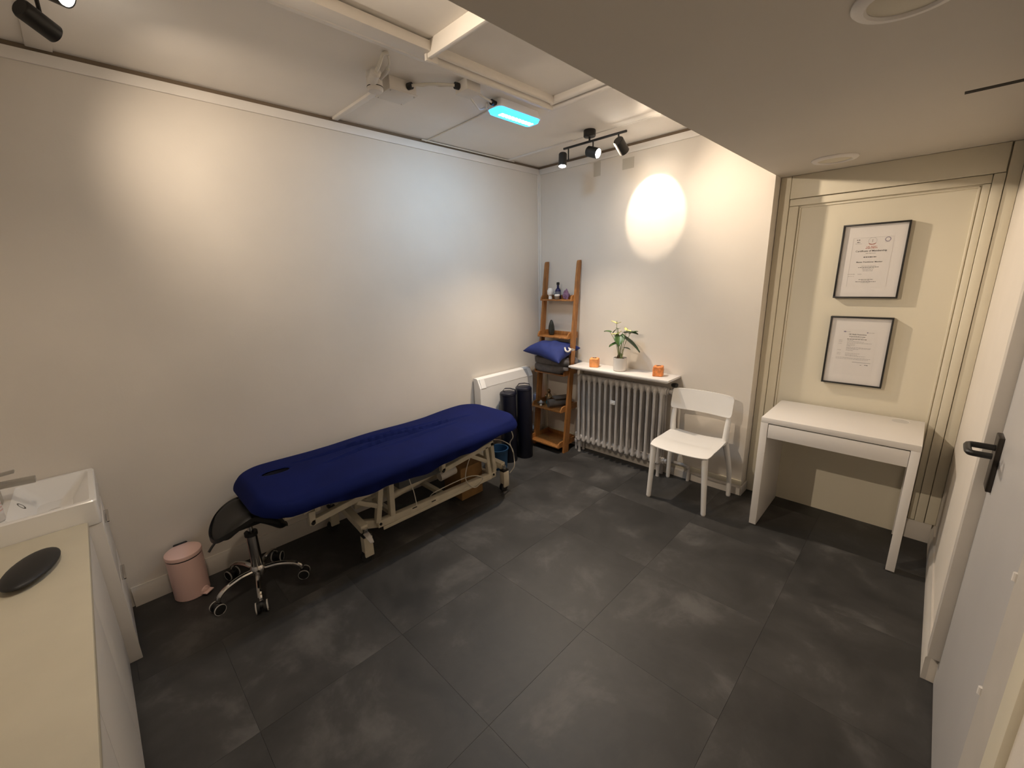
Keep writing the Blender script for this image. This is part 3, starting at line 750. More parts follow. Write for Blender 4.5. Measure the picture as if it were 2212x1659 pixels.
# fourth shelf
z4 = zt[3]
bu = thing('buddha_figurine', 'seated bronze figurine with teal base on the fourth ladder shelf', 'figurine', (.205, -.125, z4))
part('figurine_base', B().lathe([(.034, .0005), (.036, .012), (.030, .040)], (.205, -.125, z4), 18), 'teal', bu)
part('figurine_body', B().lathe([(.033, .036), (.034, .055), (.026, .085), (.014, .105), (.009, .112)], (.205, -.125, z4), 18), 'bronze', bu)
part('figurine_head', B().ball((.205, -.128, z4+.128), (.017, .018, .023), 14), 'bronze', bu)
for s_ in (-1, 1): part('figurine_arm', B().tube([(.205+s_*.024, -.125, z4+.095), (.205+s_*.033, -.14, z4+.07), (.205+s_*.01, -.158, z4+.06)], .008, 8), 'bronze', bu)
tr = thing('rolled_towel', 'rolled brown-grey towel lying across the fourth ladder shelf', 'towel', (.37, -.17, z4))
sp = B(); 
def rollring(y, sc=1):
    out = []; n = 46
    for i in range(n):
        t = i/(n-1); a_ = t*2*PI*2.1; r = (.011+.030*t)*sc; out.append((r, a_))
    return out
def spiral(c0, c1, z):
    b = B(); n = 60
    d = (V(c1)-V(c0)).normalized(); x = V((0, 0, 1)); y = d.cross(x)
    inn = []; out_ = []
    for i in range(n):
        t = i/(n-1); a_ = t*2*PI*2.6-1.2; r = .008+.030*t
        inn.append((r-.0045, a_)); out_.append((r+.0045, a_))
    prof = out_+inn[::-1]
    b.loft([[V(c)+x*r*math.sin(a_)+y*r*math.cos(a_) for r, a_ in prof] for c in (c0, c1)]); return b
part('towel_roll', spiral((.300, -.258, z4+.046), (.405, -.085, z4+.046), z4), 'towel2', tr, ang=50)
solo('folded_towel', B().bar((.33, -.21, z4+.099), (.405, -.07, z4+.099), .09, .020, .008), 'towel2', 'folded dark towel resting on the rolled towel', 'towel', (.40, -.13, z4+.09))
solo('stone_bead', B().ball((.205, -.252, z4+.0125), .012, 12), 'cable', 'pale round bead beside the rolled towel', 'bead', (.205, -.252, z4))
bw = thing('incense_dish', 'small dark dish with odds and ends beside the rolled towel', 'dish', (.165, -.205, z4))
part('dish', B().lathe([(.02, .0005), (.034, .010), (.038, .024), (.035, .024), (.02, .006), (.001, .005)], (.165, -.205, z4), 20), 'jar', bw)
part('dish_content', rock((.165, -.205, z4+.006), (.024, .022, .022), 9, 14, .2), 'cloth', bw)
# things on the walls behind the ladder
cnd = struct('trim_5', B().bb((.055, -.018, .11), (.085, 0, .86), .004), 'panelwall', 'vertical cream pipe boxing behind the ladder shelf')
sk = thing('socket_adaptor', 'lavender plug adaptor in a socket by the corner', 'socket', (.0, -.115, .445))
part('socket_plate', B().bb((0, -.16, .40), (.012, -.075, .485), .003), 'heater', sk); part('plug_block', B().bb((.0125, -.15, .41), (.06, -.09, .475), .005), 'plug', sk); part('indicator', B().cyl((.035, -.0905, .462), (.035, -.0885, .462), .004, 10), 'led', sk)
s2 = thing('wall_socket', 'white socket low on the left wall under the heater cable', 'socket', (0, -.157, .11))
part('socket_plate', B().bb((.015, -.20, .09), (.026, -.115, .175), .003), 'heater', s2); part('socket_plug', B().bb((.0265, -.18, .11), (.06, -.14, .15), .005), 'heater', s2)
solo('heater_cable', B().tube([(.05, -.25, .40), (.06, -.22, .33), (.07, -.17, .28), (.06, -.15, .22), (.045, -.16, .152)], .004, 6), 'cable', 'white cable looping down from the panel heater', 'cable', (.05, -.2, .16))

# ------------------------------------------------------------------ radiator, shelf above and things on it
rd = thing('radiator', 'grey cast iron column radiator under the wall shelf', 'radiator', (.96, -.08, 0))
NS, RX0, RX1 = 15, .568, 1.362
def section(x):
    b = B()
    for yc in (-.130, -.088, -.046):
        b.tube([(x, yc, .125), (x, yc, .20), (x, yc, .68), (x, yc, .735)], .0125, 10, smooth=False, rads=[.019, .0125, .0125, .018])
    for z in (.135, .725):
        b.ball((x, -.085, z), (.026, .066, .033 if z > .5 else .036), 14)
        b.cyl((x-.0285, -.085, z), (x+.0285, -.085, z), .029, 14)
        b.ball((x, -.118, z), (.021, .030, .032), 12)
    return b
for k in range(NS): part('section', section(RX0+(RX1-RX0)*k/(NS-1)), 'rad', rd, ang=50)
for x in (RX0, RX1):
    for y in (-.115, -.05): part('foot', B().lathe([(.016, .0005), (.012, .03), (.018, .12)], (x, y, 0), 12), 'rad', rd)
    z = .725 if x == RX1 else .135
part('end_plug', B().lathe([(.028, 0), (.028, .012), (.020, .014), (.020, .030)], (RX1+.028, -.085, .135), 6, (1, 0, 0)), 'rad', rd)
part('top_union', B().lathe([(.026, 0), (.026, .012), (.016, .014), (.016, .030), (.021, .030), (.021, .042)], (RX1+.026, -.068, .725), 12, (1, 0, 0)), 'rad', rd)
part('valve_body', B().cyl((RX1+.070, -.055, .69), (RX1+.070, -.055, .765), .018, 14), 'rad', rd)
part('valve_knob', B().lathe([(.018, .766), (.027, .772), (.027, .790), (.018, .795)], (RX1+.070, -.055, 0), 14), 'blackplastic', rd)
part('valve_pipe', B().tube([(RX1+.070, -.055, .70), (RX1+.075, -.034, .64), (RX1+.078, -.032, .40), (RX1+.080, -.032, .12)], .011, 10, smooth=False), 'rad', rd)
part('return_pipe', B().tube([(RX1+.06, -.034, .125), (RX1+.15, -.034, .125), (RX1+.205, -.036, .120), (RX1+.22, -.038, .09), (RX1+.22, -.039, .001)], .013, 10), 'rad', rd)
part('pipe_elbow', B().ball((RX1+.215, -.037, .112), .018, 12), 'rad', rd)
part('lockshield_valve', B().lathe([(.010, .001), (.010, .07), (.016, .075), (.016, .10), (.010, .105), (.010, .17)], (RX0-.06, -.085, 0), 12), 'rad', rd)
part('lockshield_union', B().cyl((RX0-.06, -.085, .115), (RX0-.02, -.085, .125), .014, 10), 'rad', rd)
gx = RX0+(RX1-RX0)*6.5/14
cp = part('clip_bracket', B().bb((gx-.024, -.150, .545), (gx+.024, -.143, .583), .003), 'heater', rd); part('clip_screw', B().ball((gx, -.151, .562), .007, 10), 'heater', cp)
rs = thing('radiator_shelf', 'white moulded shelf board over the radiator', 'shelf', (.99, -.11, .84))
SZ = .852
part('shelf_board', B().bb((.515, -.225, SZ-.018), (1.455, -.0005, SZ), .004), 'white', rs)
part('shelf_moulding', B().bb((.530, -.212, SZ-.028), (1.440, -.0005, SZ-.018), .004), 'white', rs)
struct('trim_6', B().bb((.500, -.030, .116), (.535, 0, SZ-.030), .002), 'panelwall', 'narrow upright board beside the radiator under its shelf')
def saltcube(cx, cy, sz, m, label, seed):
    b = B().box((cx, cy, SZ+.0005+sz/2), (sz, sz, sz), sz*.16, (0, 0, .35), seg=4); bm = b.bm
    bmesh.ops.subdivide_edges(bm, edges=bm.edges[:], cuts=2, use_grid_fill=True)
    rnd = random.Random(seed)
    for v in bm.verts:
        p = v.co*95
        dd = .0022*(math.sin(p.x+seed)*math.cos(p.y*1.3)+math.sin(p.z*1.7+seed*2))
        v.co += (v.co-V((cx, cy, SZ+sz/2))).normalized()*dd; v.co.z = max(v.co.z, SZ+.0005)
    t = thing('salt_tealight_holder', label, 'candle holder', (cx, cy, SZ), 'salt tealight holders')
    part('salt_block', b, m, t, ang=70)
    part('candle_well', B().lathe([(.018, -.0006), (.019, .0026), (.016, .0028), (.001, .0012)], (cx, cy, SZ+sz+.0008), 16), 'soil', t)
saltcube(.728, -.125, .078, 'salt', 'pale orange salt tealight holder near the ladder shelf', 1)
saltcube(1.318, -.115, .078, 'salt2', 'darker orange salt tealight holder near the white chair', 4)
pc = V((.985, -.13, SZ))
pl = thing('potted_anthurium', 'yellow-flowered anthurium in a white ribbed pot', 'potted plant', pc)
prof = [(.048, .0005), (.054, .006)]+[(.0555+.0009*(k % 2), .008+.0042*k) for k in range(24)]+[(.056, .112), (.051, .112), (.050, .098), (.001, .097)]
part('pot', B().lathe(prof, pc, 36), 'pot', pl, ang=60)
part('soil', rock(pc+V((0, 0, .090)), (.046, .046, .012), 6, 18, .12, .1), 'soil', pl)
def leafmesh(base, direction, length, width, droop=.3, rollang=0, heart=True):
    b = B(); d = V(direction).normalized(); side = d.cross(V((0, 0, 1)))
    if side.length < .01: side = V((1, 0, 0))
    side.normalize(); nrm = side.cross(d).normalized()
    side, nrm = side*math.cos(rollang)+nrm*math.sin(rollang), nrm*math.cos(rollang)-side*math.sin(rollang)
    def f(u, v):
        s_ = 2*v-1
        if heart: wd = width*(math.sin(PI*min(1, u*.93+.10))**.75)*(1-u*.25)
        else: wd = width*math.sin(PI*min(1, u*.96+.04))**.9
        back = -.16*length*(abs(s_)**1.5)*max(0, 1-u*2.2) if heart else 0
        p = V(base)+d*(u*length+back)+side*(s_*wd/2)+nrm*(.12*width*abs(s_)**1.4)
        p.z -= droop*length*u*u
        return p
    b.grid(11, 9, f); return b
rndp = random.Random(4)
leaves = [((-.100, -.03, .34), (-.9, -.1, .25), .060, .050, 'leaf'), ((-.072, -.02, .335), (.5, .1, .8), .045, .030, 'leaf2'), ((.035, .01, .335), (1, .15, .18), .115, .085, 'leaf2'),
          ((.085, .02, .33), (.8, .25, .5), .075, .05, 'leaf'), ((.025, .0, .30), (1, .1, -.55), .165, .07, 'leaf2'), ((.0, -.02, .315), (.25, -.5, -.6), .085, .085, 'leaf'), ((-.045, -.01, .245), (-.9, -.2, -.35), .062, .04, 'leaf2'),
          ((-.022, -.03, .235), (-.55, -.5, -.15), .066, .055, 'leaf'), ((.045, -.01, .195), (1, .1, .02), .055, .035, 'leaf2'), ((-.03, -.01, .372), (.35, -.4, .2), .045, .042, 'leaf')]
for (bx_, by_, bz_), d, ln, wd, m_ in leaves:
    p = pc+V((bx_, by_, bz_))*.86+V((0, 0, .03))
    lf = part('leaf', leafmesh(p, d, ln, wd*1.15, .25), m_, pl, ang=80); lf.modifiers.new('t', 'SOLIDIFY').thickness = .0012
    r0 = pc+V((rndp.uniform(-.012, .012), rndp.uniform(-.012, .012), .096))
    part('leaf_stem', B().tube([r0, (r0+p)/2+V((bx_*-.12, 0, .02)), p], .0022, 6), 'stem', lf)
for (bx_, by_, bz_), d in (((-.04, -.02, .425), (-.75, -.2, .45)), ((.062, .0, .36), (.75, -.35, .1)), ((-.02, -.03, .325), (-.6, -.5, .12))):
    p = pc+V((bx_, by_, bz_))*.86+V((0, 0, .03))
    fw = part('flower', leafmesh(p, d, .055, .042, .15), 'flower', pl, ang=80); fw.modifiers.new('t', 'SOLIDIFY').thickness = .001
    fw2 = leafmesh(p, V(d)*-1+V((.0, 0, .6)), .04, .036, -.1); part('flower_petal', fw2, 'flower', fw, ang=80)
    part('spadix', B().tube([p, p+V((.004, 0, .022))], .0022, 6), 'stem', fw)
    r0 = pc+V((rndp.uniform(-.01, .01), rndp.uniform(-.01, .01), .096)); part('flower_stem', B().tube([r0, (r0+p)/2+V((-.006, 0, .02)), p], .002, 6), 'stem', fw)
for k in range(4):
    part('root_stub', B().tube([pc+V((-.02+.012*k, -.01, .092)), pc+V((-.018+.013*k, -.012, .12)), pc+V((-.01+.013*k, -.008, .15))], .005, 8, rads=[.007, .005, .003]), 'stem' if k > 1 else 'soil', pl)

# ------------------------------------------------------------------ white chair
ch = thing('dining_chair', 'white plastic chair standing between radiator and desk', 'chair', (1.67, -.27, 0))
def chair():
    XA, XB = 1.468, 1.868
    # seat
    def seatf(u, v, th):
        a_, c = 2*u-1, 2*v-1
        k = 1-.06*abs(c)**6; k2 = 1-.07*abs(a_)**6
        x = 1.668+a_*k*(.212+.004*c*-1); y = -.293+c*k2*.205
        z = .447-.016*(1-a_*a_)*(1 if c > -.2 else .6)-.014*max(0, -c-.55)/.45+.008*max(0, c)
        e = max(abs(a_), abs(c))**10
        return V((x, y, z-(.014 if th else 0)+(-.005*e if not th else .004*e)))
    b = B(); n = 18
    b.grid(n, n, lambda u, v: seatf(u, v, 0)); b.grid(n, n, lambda u, v: seatf(u, v, 1))
    bm = b.bm; bm.verts.ensure_lookup_table()
    per = [(i, 0) for i in range(n)]+[(n-1, j) for j in range(1, n)]+[(i, n-1) for i in range(n-2, -1, -1)]+[(0, j) for j in range(n-2, 0, -1)]
    for k in range(len(per)):
        (i, j), (i2, j2) = per[k], per[(k+1) % len(per)]
        bm.faces.new((bm.verts[i*n+j], bm.verts[i2*n+j2], bm.verts[n*n+i2*n+j2], bm.verts[n*n+i*n+j]))
    part('seat', b, 'chairw', ch, ang=60)
    for xt, xf in ((1.482, 1.466), (1.848, 1.872)):
        part('leg', B().tube([(xf, -.472, .008), (xt, -.459, .39), (xt, -.457, .424)], .018, 14, smooth=False, rads=[.0165, .0205, .0190]), 'chairw', ch)
    for xt, xf, xb in ((1.472, 1.435, 1.470), (1.864, 1.905, 1.866)):
        part('leg', B().tube([(xf, -.078, .008), (xf*.8+xt*.2, -.085, .20), (xt, -.105, .40), (xt, -.128, .46), (xb, -.125, .55), (xb, -.10, .66), (xb, -.082, .72)], .018, 12, rads=[.0155, .017, .021, .022, .019, .015, .012]), 'chairw', ch)
        part('arm_joint', B().bar((xt, -.125, .437), (xt, -.20, .437), .024, .022, .004), 'chairw', ch)
    for q in ((1.466, -.472), (1.872, -.472), (1.905, -.078), (1.435, -.078)): part('foot_glide', B().cyl((*q, .0005), (*q, .008), .0135, 14), 'greywheel', ch)
    bb = B()
    def back(u, v, th):
        a_, c = 2*u-1, 2*v-1
        k = 1-.05*abs(c)**8; k2 = 1-.06*abs(a_)**8
        x = 1.668+a_*k*.222*(1+.0*c); z = .700+c*k2*.078
        y = -.098+.03*v-.030*a_*a_*-1*-1
        return V((x, y-.0+(.012 if th else 0)-.012, z))
    n2 = 16
    bb.grid(n2, n2, lambda u, v: back(u, v, 0)); bb.grid(n2, n2, lambda u, v: back(u, v, 1))
    bm = bb.bm; bm.verts.ensure_lookup_table()
    per = [(i, 0) for i in range(n2)]+[(n2-1, j) for j in range(1, n2)]+[(i, n2-1) for i in range(n2-2, -1, -1)]+[(0, j) for j in range(n2-2, 0, -1)]
    for k in range(len(per)):
        (i, j), (i2, j2) = per[k], per[(k+1) % len(per)]
        bm.faces.new((bm.verts[i*n2+j], bm.verts[i2*n2+j2], bm.verts[n2*n2+i2*n2+j2], bm.verts[n2*n2+i*n2+j]))
    part('backrest', bb, 'chairw', ch, ang=50)
chair()

# ------------------------------------------------------------------ desk
DX, DYF, DW, DD, DZ = 2.130, -.366, .73, .482, .75
dk = thing('desk', 'small white desk with one shallow drawer below the certificates', 'desk', (DX+DW/2, DYF+DD/2, 0))
part('desktop', B().bb((DX, DYF, DZ-.034), (DX+DW, DYF+DD, DZ), .0015), 'white', dk)
part('side_panel', B().bb((DX, DYF, .006), (DX+.040, DYF+DD, DZ-.034), .001), 'white', dk)
part('leg', B().bb((DX+DW-.038, DYF, .006), (DX+DW, DYF+.045, DZ-.034), .001), 'white', dk)
part('leg', B().bb((DX+DW-.04, DYF+DD-.035, .006), (DX+DW, DYF+DD, DZ-.034), .001), 'white', dk)
part('drawer_case', B().bb((DX+.041, DYF+.02, DZ-.125), (DX+DW-.0385, DYF+DD-.02, DZ-.0345)), 'white', dk)
part('side_rail', B().bb((DX+DW-.03, DYF+.045, DZ-.12), (DX+DW-.002, DYF+DD-.035, DZ-.0345)), 'white', dk)
part('drawer_gap', B().bb((DX+.041, DYF+.012, DZ-.046), (DX+DW-.039, DYF+.0205, DZ-.0345)), 'dark', dk)
part('drawer_front', B().bb((DX+.043, DYF+.001, DZ-.128), (DX+DW-.040, DYF+.019, DZ-.0405), .001), 'white', dk)
part('cable_hole_ring', B().lathe([(.040, .0002), (.042, .0010), (.044, .0002)], (DX+.625, DYF+.415, DZ), 26, cap=False), 'white', dk)
part('cable_hole', B().cyl((DX+.625, DYF+.415, DZ-.0005), (DX+.625, DYF+.415, DZ+.0004), .0395, 26), 'greywheel', dk)
for x in (DX+.02, DX+DW-.028): part('foot_pad', B().bb((x-.015, DYF+.01, .0004), (x+.015, DYF+.03, .006)), 'blackplastic', dk)
for y in (DYF+DD-.025,): part('foot_pad', B().bb((DX+.005, y-.01, .0004), (DX+.035, y+.01, .006)), 'blackplastic', dk)

# ------------------------------------------------------------------ framed certificates
def txt(s_, size, cx, cz, y, bold=False, align='CENTER', shear=0):
    cu_ = bpy.data.curves.new('t', 'FONT'); cu_.body = s_; cu_.size = size; cu_.align_x = align; cu_.shear = shear
    cu_.resolution_u = 2
    if bold: cu_.offset = size*.018
    o = bpy.data.objects.new('t', cu_); C.objects.link(o)
    bpy.context.view_layer.update()
    me = bpy.data.meshes.new_from_object(o)
    out = [[(V((cx+v.co.x, y, cz+v.co.y)))for v in me.vertices], [list(p.vertices) for p in me.polygons]]
    bpy.data.objects.remove(o); bpy.data.curves.remove(cu_); bpy.data.meshes.remove(me)
    return out
def addraw(b, raw):
    vs = [b.bm.verts.new(v) for v in raw[0]]
    for f in raw[1]:
        try: b.bm.faces.new([vs[i] for i in f])
        except ValueError: pass
def words(b, cx, cz, width, h, y, seed, align='C'):
    rnd = random.Random(seed); x = cx-width/2 if align == 'C' else cx; end = x+width
    while x < end-.001:
        w_ = min(rnd.uniform(.004, .013), end-x)
        b.bb((x, y-.0001, cz), (x+w_, y+.0001, cz+h)); x += w_+.0022
def frame(x0, x1, z0, z1, label, which):
    yw = YP+.016; dp = .034; yf = yw-dp; t = thing('framed_certificate', label, 'picture', ((x0+x1)/2, yw-dp/2, z0), 'framed certificates over the desk')
    w_ = .0085; y0, y1 = yf, yw-.0008
    for a, b in (((x0, z0), (x1, z0+w_)), ((x0, z1-w_), (x1, z1)), ((x0, z0+w_), (x0+w_, z1-w_)), ((x1-w_, z0+w_), (x1, z1-w_))):
        part('frame_side', B().bb((a[0], y0, a[1]), (b[0], y1, b[1]), .0008), 'black', t)
    ym = yf+.012
    mt = part('mount', B().bb((x0+w_, ym, z0+w_), (x1-w_, ym+.002, z1-w_)), 'mount', t)
    part('glass_pane', B().bb((x0+w_, yf+.004, z0+w_), (x1-w_, yf+.006, z1-w_)), 'pane', t)
    part('backing_board', B().bb((x0+w_, ym+.003, z0+w_), (x1-w_, y1, z1-w_)), 'brown', t)
    cx = (x0+x1)/2-.004; px0, px1, pz0, pz1 = cx-.094, cx+.094, (z0+z1)/2-.152, (z0+z1)/2+.138
    part('certificate_sheet', B().bb((px0, ym-.0006, pz0), (px1, ym, pz1)), 'paper', t)
    yt = ym-.0009; k = B(); g = B(); r = B(); pm = B()
    ph = pz1-pz0; Z_ = lambda f: pz1-f*ph
    if which == 0:
        for a, b in (((px0+.004, Z_(.01)), (px1-.004, Z_(.01)+.0008)), ((px0+.004, Z_(.985)), (px0+.0048, Z_(.01)))): g.bb((a[0], yt, a[1]), (b[0], yt+.0002, b[1]))
        words(k, cx-.066, Z_(.055), .016, .004, yt, 3); words(k, cx-.064, Z_(.10), .014, .004, yt, 5); words(g, cx-.064, Z_(.125), .030, .002, yt, 6)
        # round emblem with bowl, red hands and name
        g.lathe([(.0185, 0), (.0195, 0)], (cx, yt, Z_(.075)), 30, (0, -1, 0), cap=False); g.bb((cx-.0012, yt, Z_(.10)), (cx+.0012, yt+.0002, Z_(.045)))
        for s_ in (-1, 1): r.loft([[V((cx, yy, Z_(.152))), V((cx, yy, Z_(.140))), V((cx+s_*.010, yy, Z_(.130))), V((cx+s_*.019, yy, Z_(.118))), V((cx+s_*.012, yy, Z_(.143)))] for yy in (yt, yt+.0002)])
        addraw(r, txt('UK REIKI', .0125, cx, Z_(.205), yt)); words(r, cx, Z_(.222), .054, .003, yt, 8)
        pm.lathe([(.0095, 0), (.0135, 0)], (cx+.068, yt, Z_(.06)), 24, (0, -1, 0), cap=False); words(g, cx+.068, Z_(.115), .020, .002, yt, 4)
        addraw(k, txt('Certificate of Membership', .0135, cx, Z_(.285), yt, True)); words(g, cx, Z_(.322), .046, .003, yt, 2)
        words(k, cx, Z_(.40), .060, .0048, yt, 9)
        addraw(k, txt('Master Practitioner Member', .0105, cx, Z_(.50), yt, True))
        for i, wd in enumerate((.066, .095, .058, .050, .046)): words(g if i != 1 else k, cx, Z_(.575+.024*i), wd, .0026, yt, 20+i)
        words(g, cx-.075, Z_(.735), .034, .0028, yt, 31); words(g, cx-.035, Z_(.735), .018, .0028, yt, 32); words(g, cx-.075, Z_(.775), .030, .0018, yt, 33)
        for i, wd in enumerate((.068, .040, .095, .040)): words(k if i in (0, 2) else g, cx-.002, Z_(.845+.021*i), wd, .0026, yt, 40+i)
    else:
        pm.ball((cx-.064, yt, Z_(.06)), (.007, .0002, .0042), 14); words(g, cx-.046, Z_(.066), .018, .002, yt, 1); pm.ball((cx+.046, yt, Z_(.065)), (.0035, .0002, .004), 12); words(g, cx+.066, Z_(.072), .030, .002, yt, 2)
        addraw(k, txt('UK Reiki Federation', .0105, cx, Z_(.125), yt, True))
        words(k, cx, Z_(.165), .078, .0028, yt, 3); words(g, cx, Z_(.188), .060, .0022, yt, 4); words(k, cx, Z_(.222), .096, .003, yt, 5)
        rows = [.25, .272, .30, .325, .35, .37, .40, .42, .44, .465, .53, .56, .585]
        for i, f in enumerate(rows): words(g, cx-.046, Z_(f), (.03, .085, .12, .04, .04, .02, .12, .12, .06, .035, .07, .06, .10)[i], .0022, yt, 50+i, 'L')
        for i, f in enumerate((.255, .285, .325, .47, .53, .56)): words(g, cx-.088, Z_(f), .018, .002, yt, 70+i, 'L')
        for i, f in enumerate((.63, .655)): words(g, cx-.09, Z_(f), .17-.01*i, .0022, yt, 80+i, 'L')
        k.bb((cx-.005, yt, Z_(.715)), (cx+.084, yt+.0002, Z_(.715)+.0014)); words(k, cx+.04, Z_(.77), .010, .002, yt, 88); words(k, cx+.066, Z_(.765), .018, .003, yt, 89)
    for nm, bb_, m_ in (('black_print', k, 'ink'), ('grey_print', g, 'greyink'), ('red_emblem', r, 'redink'), ('logo_mark', pm, 'plum')):
        if len(bb_.bm.verts): part(nm, bb_, m_, mt, smooth=False)
frame(2.330, 2.633, 1.458, 1.888, 'black framed certificate with a red emblem, the upper of the two', 0)
frame(2.336, 2.638, .916, 1.345, 'black framed printed certificate hanging just above the desk', 1)

# ------------------------------------------------------------------ soffit downlights (switched off)
def downlight(x, y, r, label):
    t = thing('ceiling_downlight', label, 'ceiling light', (x, y, ZS), 'unlit soffit downlights')
    part('bezel_ring', B().lathe([(r, .0), (r, -.004), (r*.94, -.010), (r*.76, -.013), (r*.72, -.008), (r*.72, .0)], (x, y, ZS), 40), 'white', t)
    part('diffuser', B().lathe([(r*.72, -.006), (r*.5, -.009), (.001, -.010)], (x, y, ZS), 40), 'frost', t)
downlight(2.289, -.205, .105, 'unlit round white downlight near the certificates')
downlight(2.655, -1.83, .105, 'unlit round white downlight on the soffit over the door side')

# ------------------------------------------------------------------ track lights
def head(t, arm_top, pivot, aim, L_, r, lights):
    aim = V(aim).normalized(); p = V(pivot); a0 = p-aim*L_*.5; a1 = p+aim*L_*.5
    side = aim.cross(V((0, 0, 1))); side = side.normalized() if side.length > .05 else V((1, 0, 0))
    h = part('spot_head', B().lathe([(.001, 0), (r*.86, 0), (r, .006), (r, L_), (r*.88, L_), (r*.88, L_-.012), (.001, L_-.012)], a0, 28, aim), 'black', t)
    part('lamp_lens', B().lathe([(r*.87, 0), (r*.6, .004), (.001, .005)], a1-aim*.006, 24, aim), 'lampglass', h, label='glowing lamp lens')
    att = p-aim*L_*.28+V((0, 0, 1))*r*.9 if abs(aim.z) < .8 else p+V((.0, 0, 0))+side*r*1.0
    mid = V((att.x, att.y, max(att.z, p.z-.01)))
    top_ = V(arm_top)
    part('swivel_arm', B().tube([top_, V((top_.x, top_.y, (top_.z+mid.z)/2)), mid] if (top_.xy-mid.xy).length < .02 else [top_, V((top_.x, top_.y, mid.z)), mid], .0055, 10, smooth=False), 'black', h)
    for i, (w_, cone, bl, rad) in enumerate(lights): spot('spot_lamp', h, a1+aim*.004, aim, w_, cone, bl, rad)
    return h
def track(loc, x0, x1, y, z, label):
    t = thing('track_light', label, 'track light', loc)
    part('ceiling_rose', B().lathe([(.040, 0), (.042, -.004), (.042, -.040), (.038, -.044), (.001, -.044)], loc, 28), 'black', t)
    part('stem', B().cyl((loc[0], loc[1], z-.004), (loc[0], loc[1], loc[2]-.04), .007, 10), 'black', t)
    part('track_bar', B().bb((x0, y-.007, z-.007), (x1, y+.007, z+.007), .003), 'black', t)
    return t
RZ = 2.545
t1 = track((.905, -.505, ZC-.0005), .678, 1.195, -.505, RZ, 'black three-head track light over the radiator corner')
head(t1, (.722, -.505, RZ-.005), (.700, -.545, 2.462), (.10, -.20, -.97), .092, .030, [(P_DOWN, 105, .85, .028)])
head(t1, (.935, -.505, RZ-.005), (.945, -.520, 2.467), (.93, .02, -.34), .092, .034, [(P_MID, 108, 1.0, .03)])
head(t1, (1.135, -.505, RZ-.005), (1.150, -.495, 2.468), (.015, .83, -.55), .100, .034, [(P_CIRCLE, 50, .26, .006), (P_SPILL, 95, 1.0, .03)])
t2 = track((.96, -3.14, ZC-.0135), .68, 1.24, -3.14, RZ-.012, 'black track light over the basin end of the room')
head(t2, (.735, -3.14, RZ-.017), (.748, -3.150, 2.430), (-.62, .74, -.30), .088, .028, [(P_LEFTWALL, 100, 1.0, .02)])
head(t2, (.98, -3.14, RZ-.017), (.998, -3.125, 2.424), (.60, .70, -.40), .092, .031, [(P_DESK, 118, 1.0, .012)])
head(t2, (1.19, -3.14, RZ-.017), (1.20, -3.15, 2.430), (-.12, -.12, -.98), .092, .031, [(P_FILL, 140, .9, .03)])  # added head out of view, fill light for basin corner and worktop

# ------------------------------------------------------------------ emergency lamp, junction boxes, sensor and wiring on the ceiling
el = thing('emergency_lamp', 'white emergency bulkhead lamp glowing cyan on the ceiling', 'emergency light', (.84, -1.2, ZC))
ex0, ex1, ey0, ey1 = .795, .905, -1.375, -1.015
b = B(); b.loft([rring(ex0+.012, ex1-.008, ey0+.02, ey1-.02, ZC-.0004, .012), rring(ex0+.006, ex1-.004, ey0+.008, ey1-.008, ZC-.040, .014)])
part('lamp_housing', b, 'heater', el)
b = B(); b.loft([rring(ex0-.004, ex1+.004, ey0, ey1, ZC-.040, .03), rring(ex0-.004, ex1+.004, ey0, ey1, ZC-.046, .03)])
part('lamp_rim', b, 'heater', el)
b = B(); b.loft([rring(ex0, ex1, ey0+.004, ey1-.004, ZC-.0462, .03), rring(ex0+.004, ex1-.004, ey0+.010, ey1-.010, ZC-.062, .03), rring(ex0+.02, ex1-.02, ey0+.03, ey1-.03, ZC-.070, .02)])
df = part('diffuser', b, 'cyan', el, label='glowing cyan diffuser')
for k in range(10):
    yy = ey0+.055+k*(ey1-ey0-.11)/9
    part('led_strip', B().box(((ex0+ex1)/2+.012, yy, ZC-.0708), (.034, .016, .0022), .001), 'ledwhite', df)
ad = bpy.data.lights.new('blue_glow', 'AREA'); ad.shape = 'RECTANGLE'; ad.size = .08; ad.size_y = .30; ad.energy = 2.5; ad.color = (.45, .72, 1.0)
ao = bpy.data.objects.new('blue_glow', ad); C.objects.link(ao); ao.parent = el; ao.location = V(((ex0+ex1)/2, (ey0+ey1)/2, ZC-.074))-ORG[el]; ao.rotation_euler = (0, math.radians(20), 0)
jb = thing('junction_box', 'large white junction box beside the ceiling sensor', 'junction box', (.66, -1.88, ZC), 'ceiling junction boxes')
part('box_body', B().bb((.595, -1.955, ZC-.055), (.735, -1.80, ZC-.0005), .004), 'plasticw', jb)
part('box_lid', B().bb((.592, -1.958, ZC-.062), (.738, -1.797, ZC-.055), .003), 'plasticw', jb)
for x in (.605, .725):
    for y in (-1.945, -1.81): part('lid_screw', B().ball((x, y, ZC-.062), .005, 8), 'greywheel', jb)
part('cable_gland', B().cyl((.735, -1.85, ZC-.028), (.758, -1.842, ZC-.028), .016, 12), 'blackplastic', jb)
j2 = thing('junction_box', 'small white junction box next to the emergency lamp', 'junction box', (.92, -1.6, ZC), 'ceiling junction boxes')
part('box_body', B().bb((.870, -1.655, ZC-.050), (.965, -1.565, ZC-.0005), .003), 'plasticw', j2)
part('box_lid', B().bb((.868, -1.657, ZC-.054), (.967, -1.563, ZC-.050), .002), 'plasticw', j2)
part('cable_gland', B().cyl((.90, -1.655, ZC-.026), (.897, -1.678, ZC-.026), .016, 12), 'blackplastic', j2)
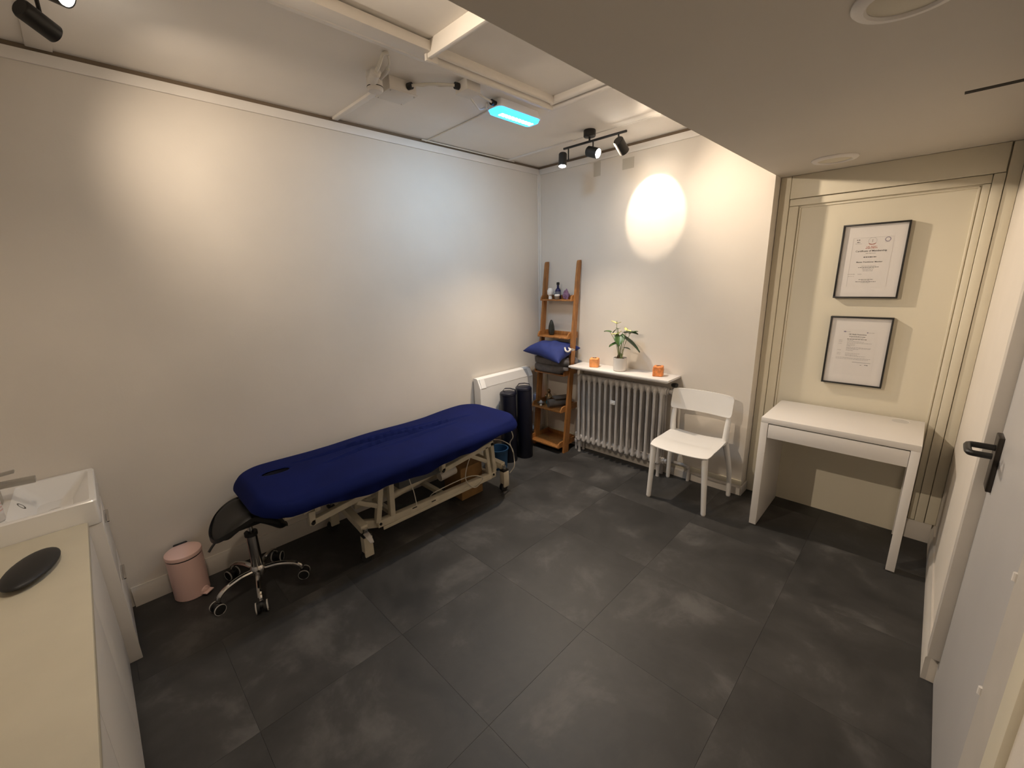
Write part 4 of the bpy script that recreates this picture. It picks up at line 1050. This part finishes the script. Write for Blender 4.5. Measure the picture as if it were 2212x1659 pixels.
j3 = part('cable_gland', B().cyl((.86, ey0+.012, ZC-.026), (.865, ey0-.022, ZC-.026), .015, 12), 'blackplastic', el)
pr_ = thing('motion_sensor', 'white cylindrical ceiling sensor with elbow beside the junction box', 'sensor', (.69, -2.03, ZC))
part('sensor_body', B().lathe([(.036, 0), (.038, -.01), (.038, -.075), (.032, -.082), (.001, -.083)], (.70, -2.015, ZC), 26), 'plasticw', pr_)
part('sensor_window', B().lathe([(.0385, -.062), (.0388, -.064), (.0385, -.066)], (.70, -2.015, ZC), 26, cap=False), 'chip', pr_)
part('sensor_elbow', B().tube([(.715, -2.035, ZC-.042), (.77, -2.055, ZC-.046), (.80, -2.065, ZC-.046)], .022, 14, rads=[.026, .022, .021]), 'plasticw', pr_)
part('elbow_collar', B().lathe([(.024, 0), (.024, .012), (.017, .02)], (.795, -2.063, ZC-.046), 14, (.9, -.25, .1)), 'plasticw', pr_)
part('outlet_stub', B().tube([(.73, -2.0, ZC-.03), (.79, -2.005, ZC-.026), (.82, -2.01, ZC-.02)], .010, 10), 'plasticw', pr_)
wires = [([(.81, -2.066, ZC-.044), (.86, -2.075, ZC-.035), (.905, -2.08, ZC-.012), (.915, -2.06, ZC-.003)], .008, 'thick cream cable from the sensor up into the ceiling'),
         ([(.82, -2.01, ZC-.02), (.87, -2.03, ZC-.018), (.905, -2.055, ZC-.006)], .005, 'thin cream cable beside the sensor elbow'),
         ([(.758, -1.842, ZC-.028), (.80, -1.80, ZC-.024), (.855, -1.74, ZC-.024), (.897, -1.68, ZC-.026)], .007, 'white cable arching between the two junction boxes'),
         ([(.735, -1.81, ZC-.008), (.74, -1.77, ZC-.006), (.79, -1.74, ZC-.006), (.80, -1.70, ZC-.006), (.83, -1.67, ZC-.006), (.87, -1.62, ZC-.008)], .005, 'wavy surface cable clipped below the arching cable'),
         ([(.905, -1.565, ZC-.02), (.885, -1.48, ZC-.026), (.872, -1.42, ZC-.026), (.865, ey0-.02, ZC-.026)], .006, 'short white cable feeding the emergency lamp'),
         ([(.87, -1.575, ZC-.03), (.84, -1.50, ZC-.05), (.80, -1.43, ZC-.052), (.79, -1.38, ZC-.03)], .005, 'sagging white cable by the emergency lamp'),
         ([(.80, -1.37, ZC-.006), (.74, -1.32, ZC-.005), (.66, -1.275, ZC-.005), (.05, -1.245, ZC-.005), (.022, -1.243, ZC-.006), (.021, -1.22, ZC-.008), (.021, -.35, ZC-.008)], .0045, 'thin painted cable run across the ceiling to the left wall')]
for pts, r, lab in wires:
    solo('ceiling_cable', B().tube(pts, r, 8), 'cable', lab, 'cable', pts[0])
for o in list(bpy.data.objects):
    if o.type == 'EMPTY': o.hide_render = False
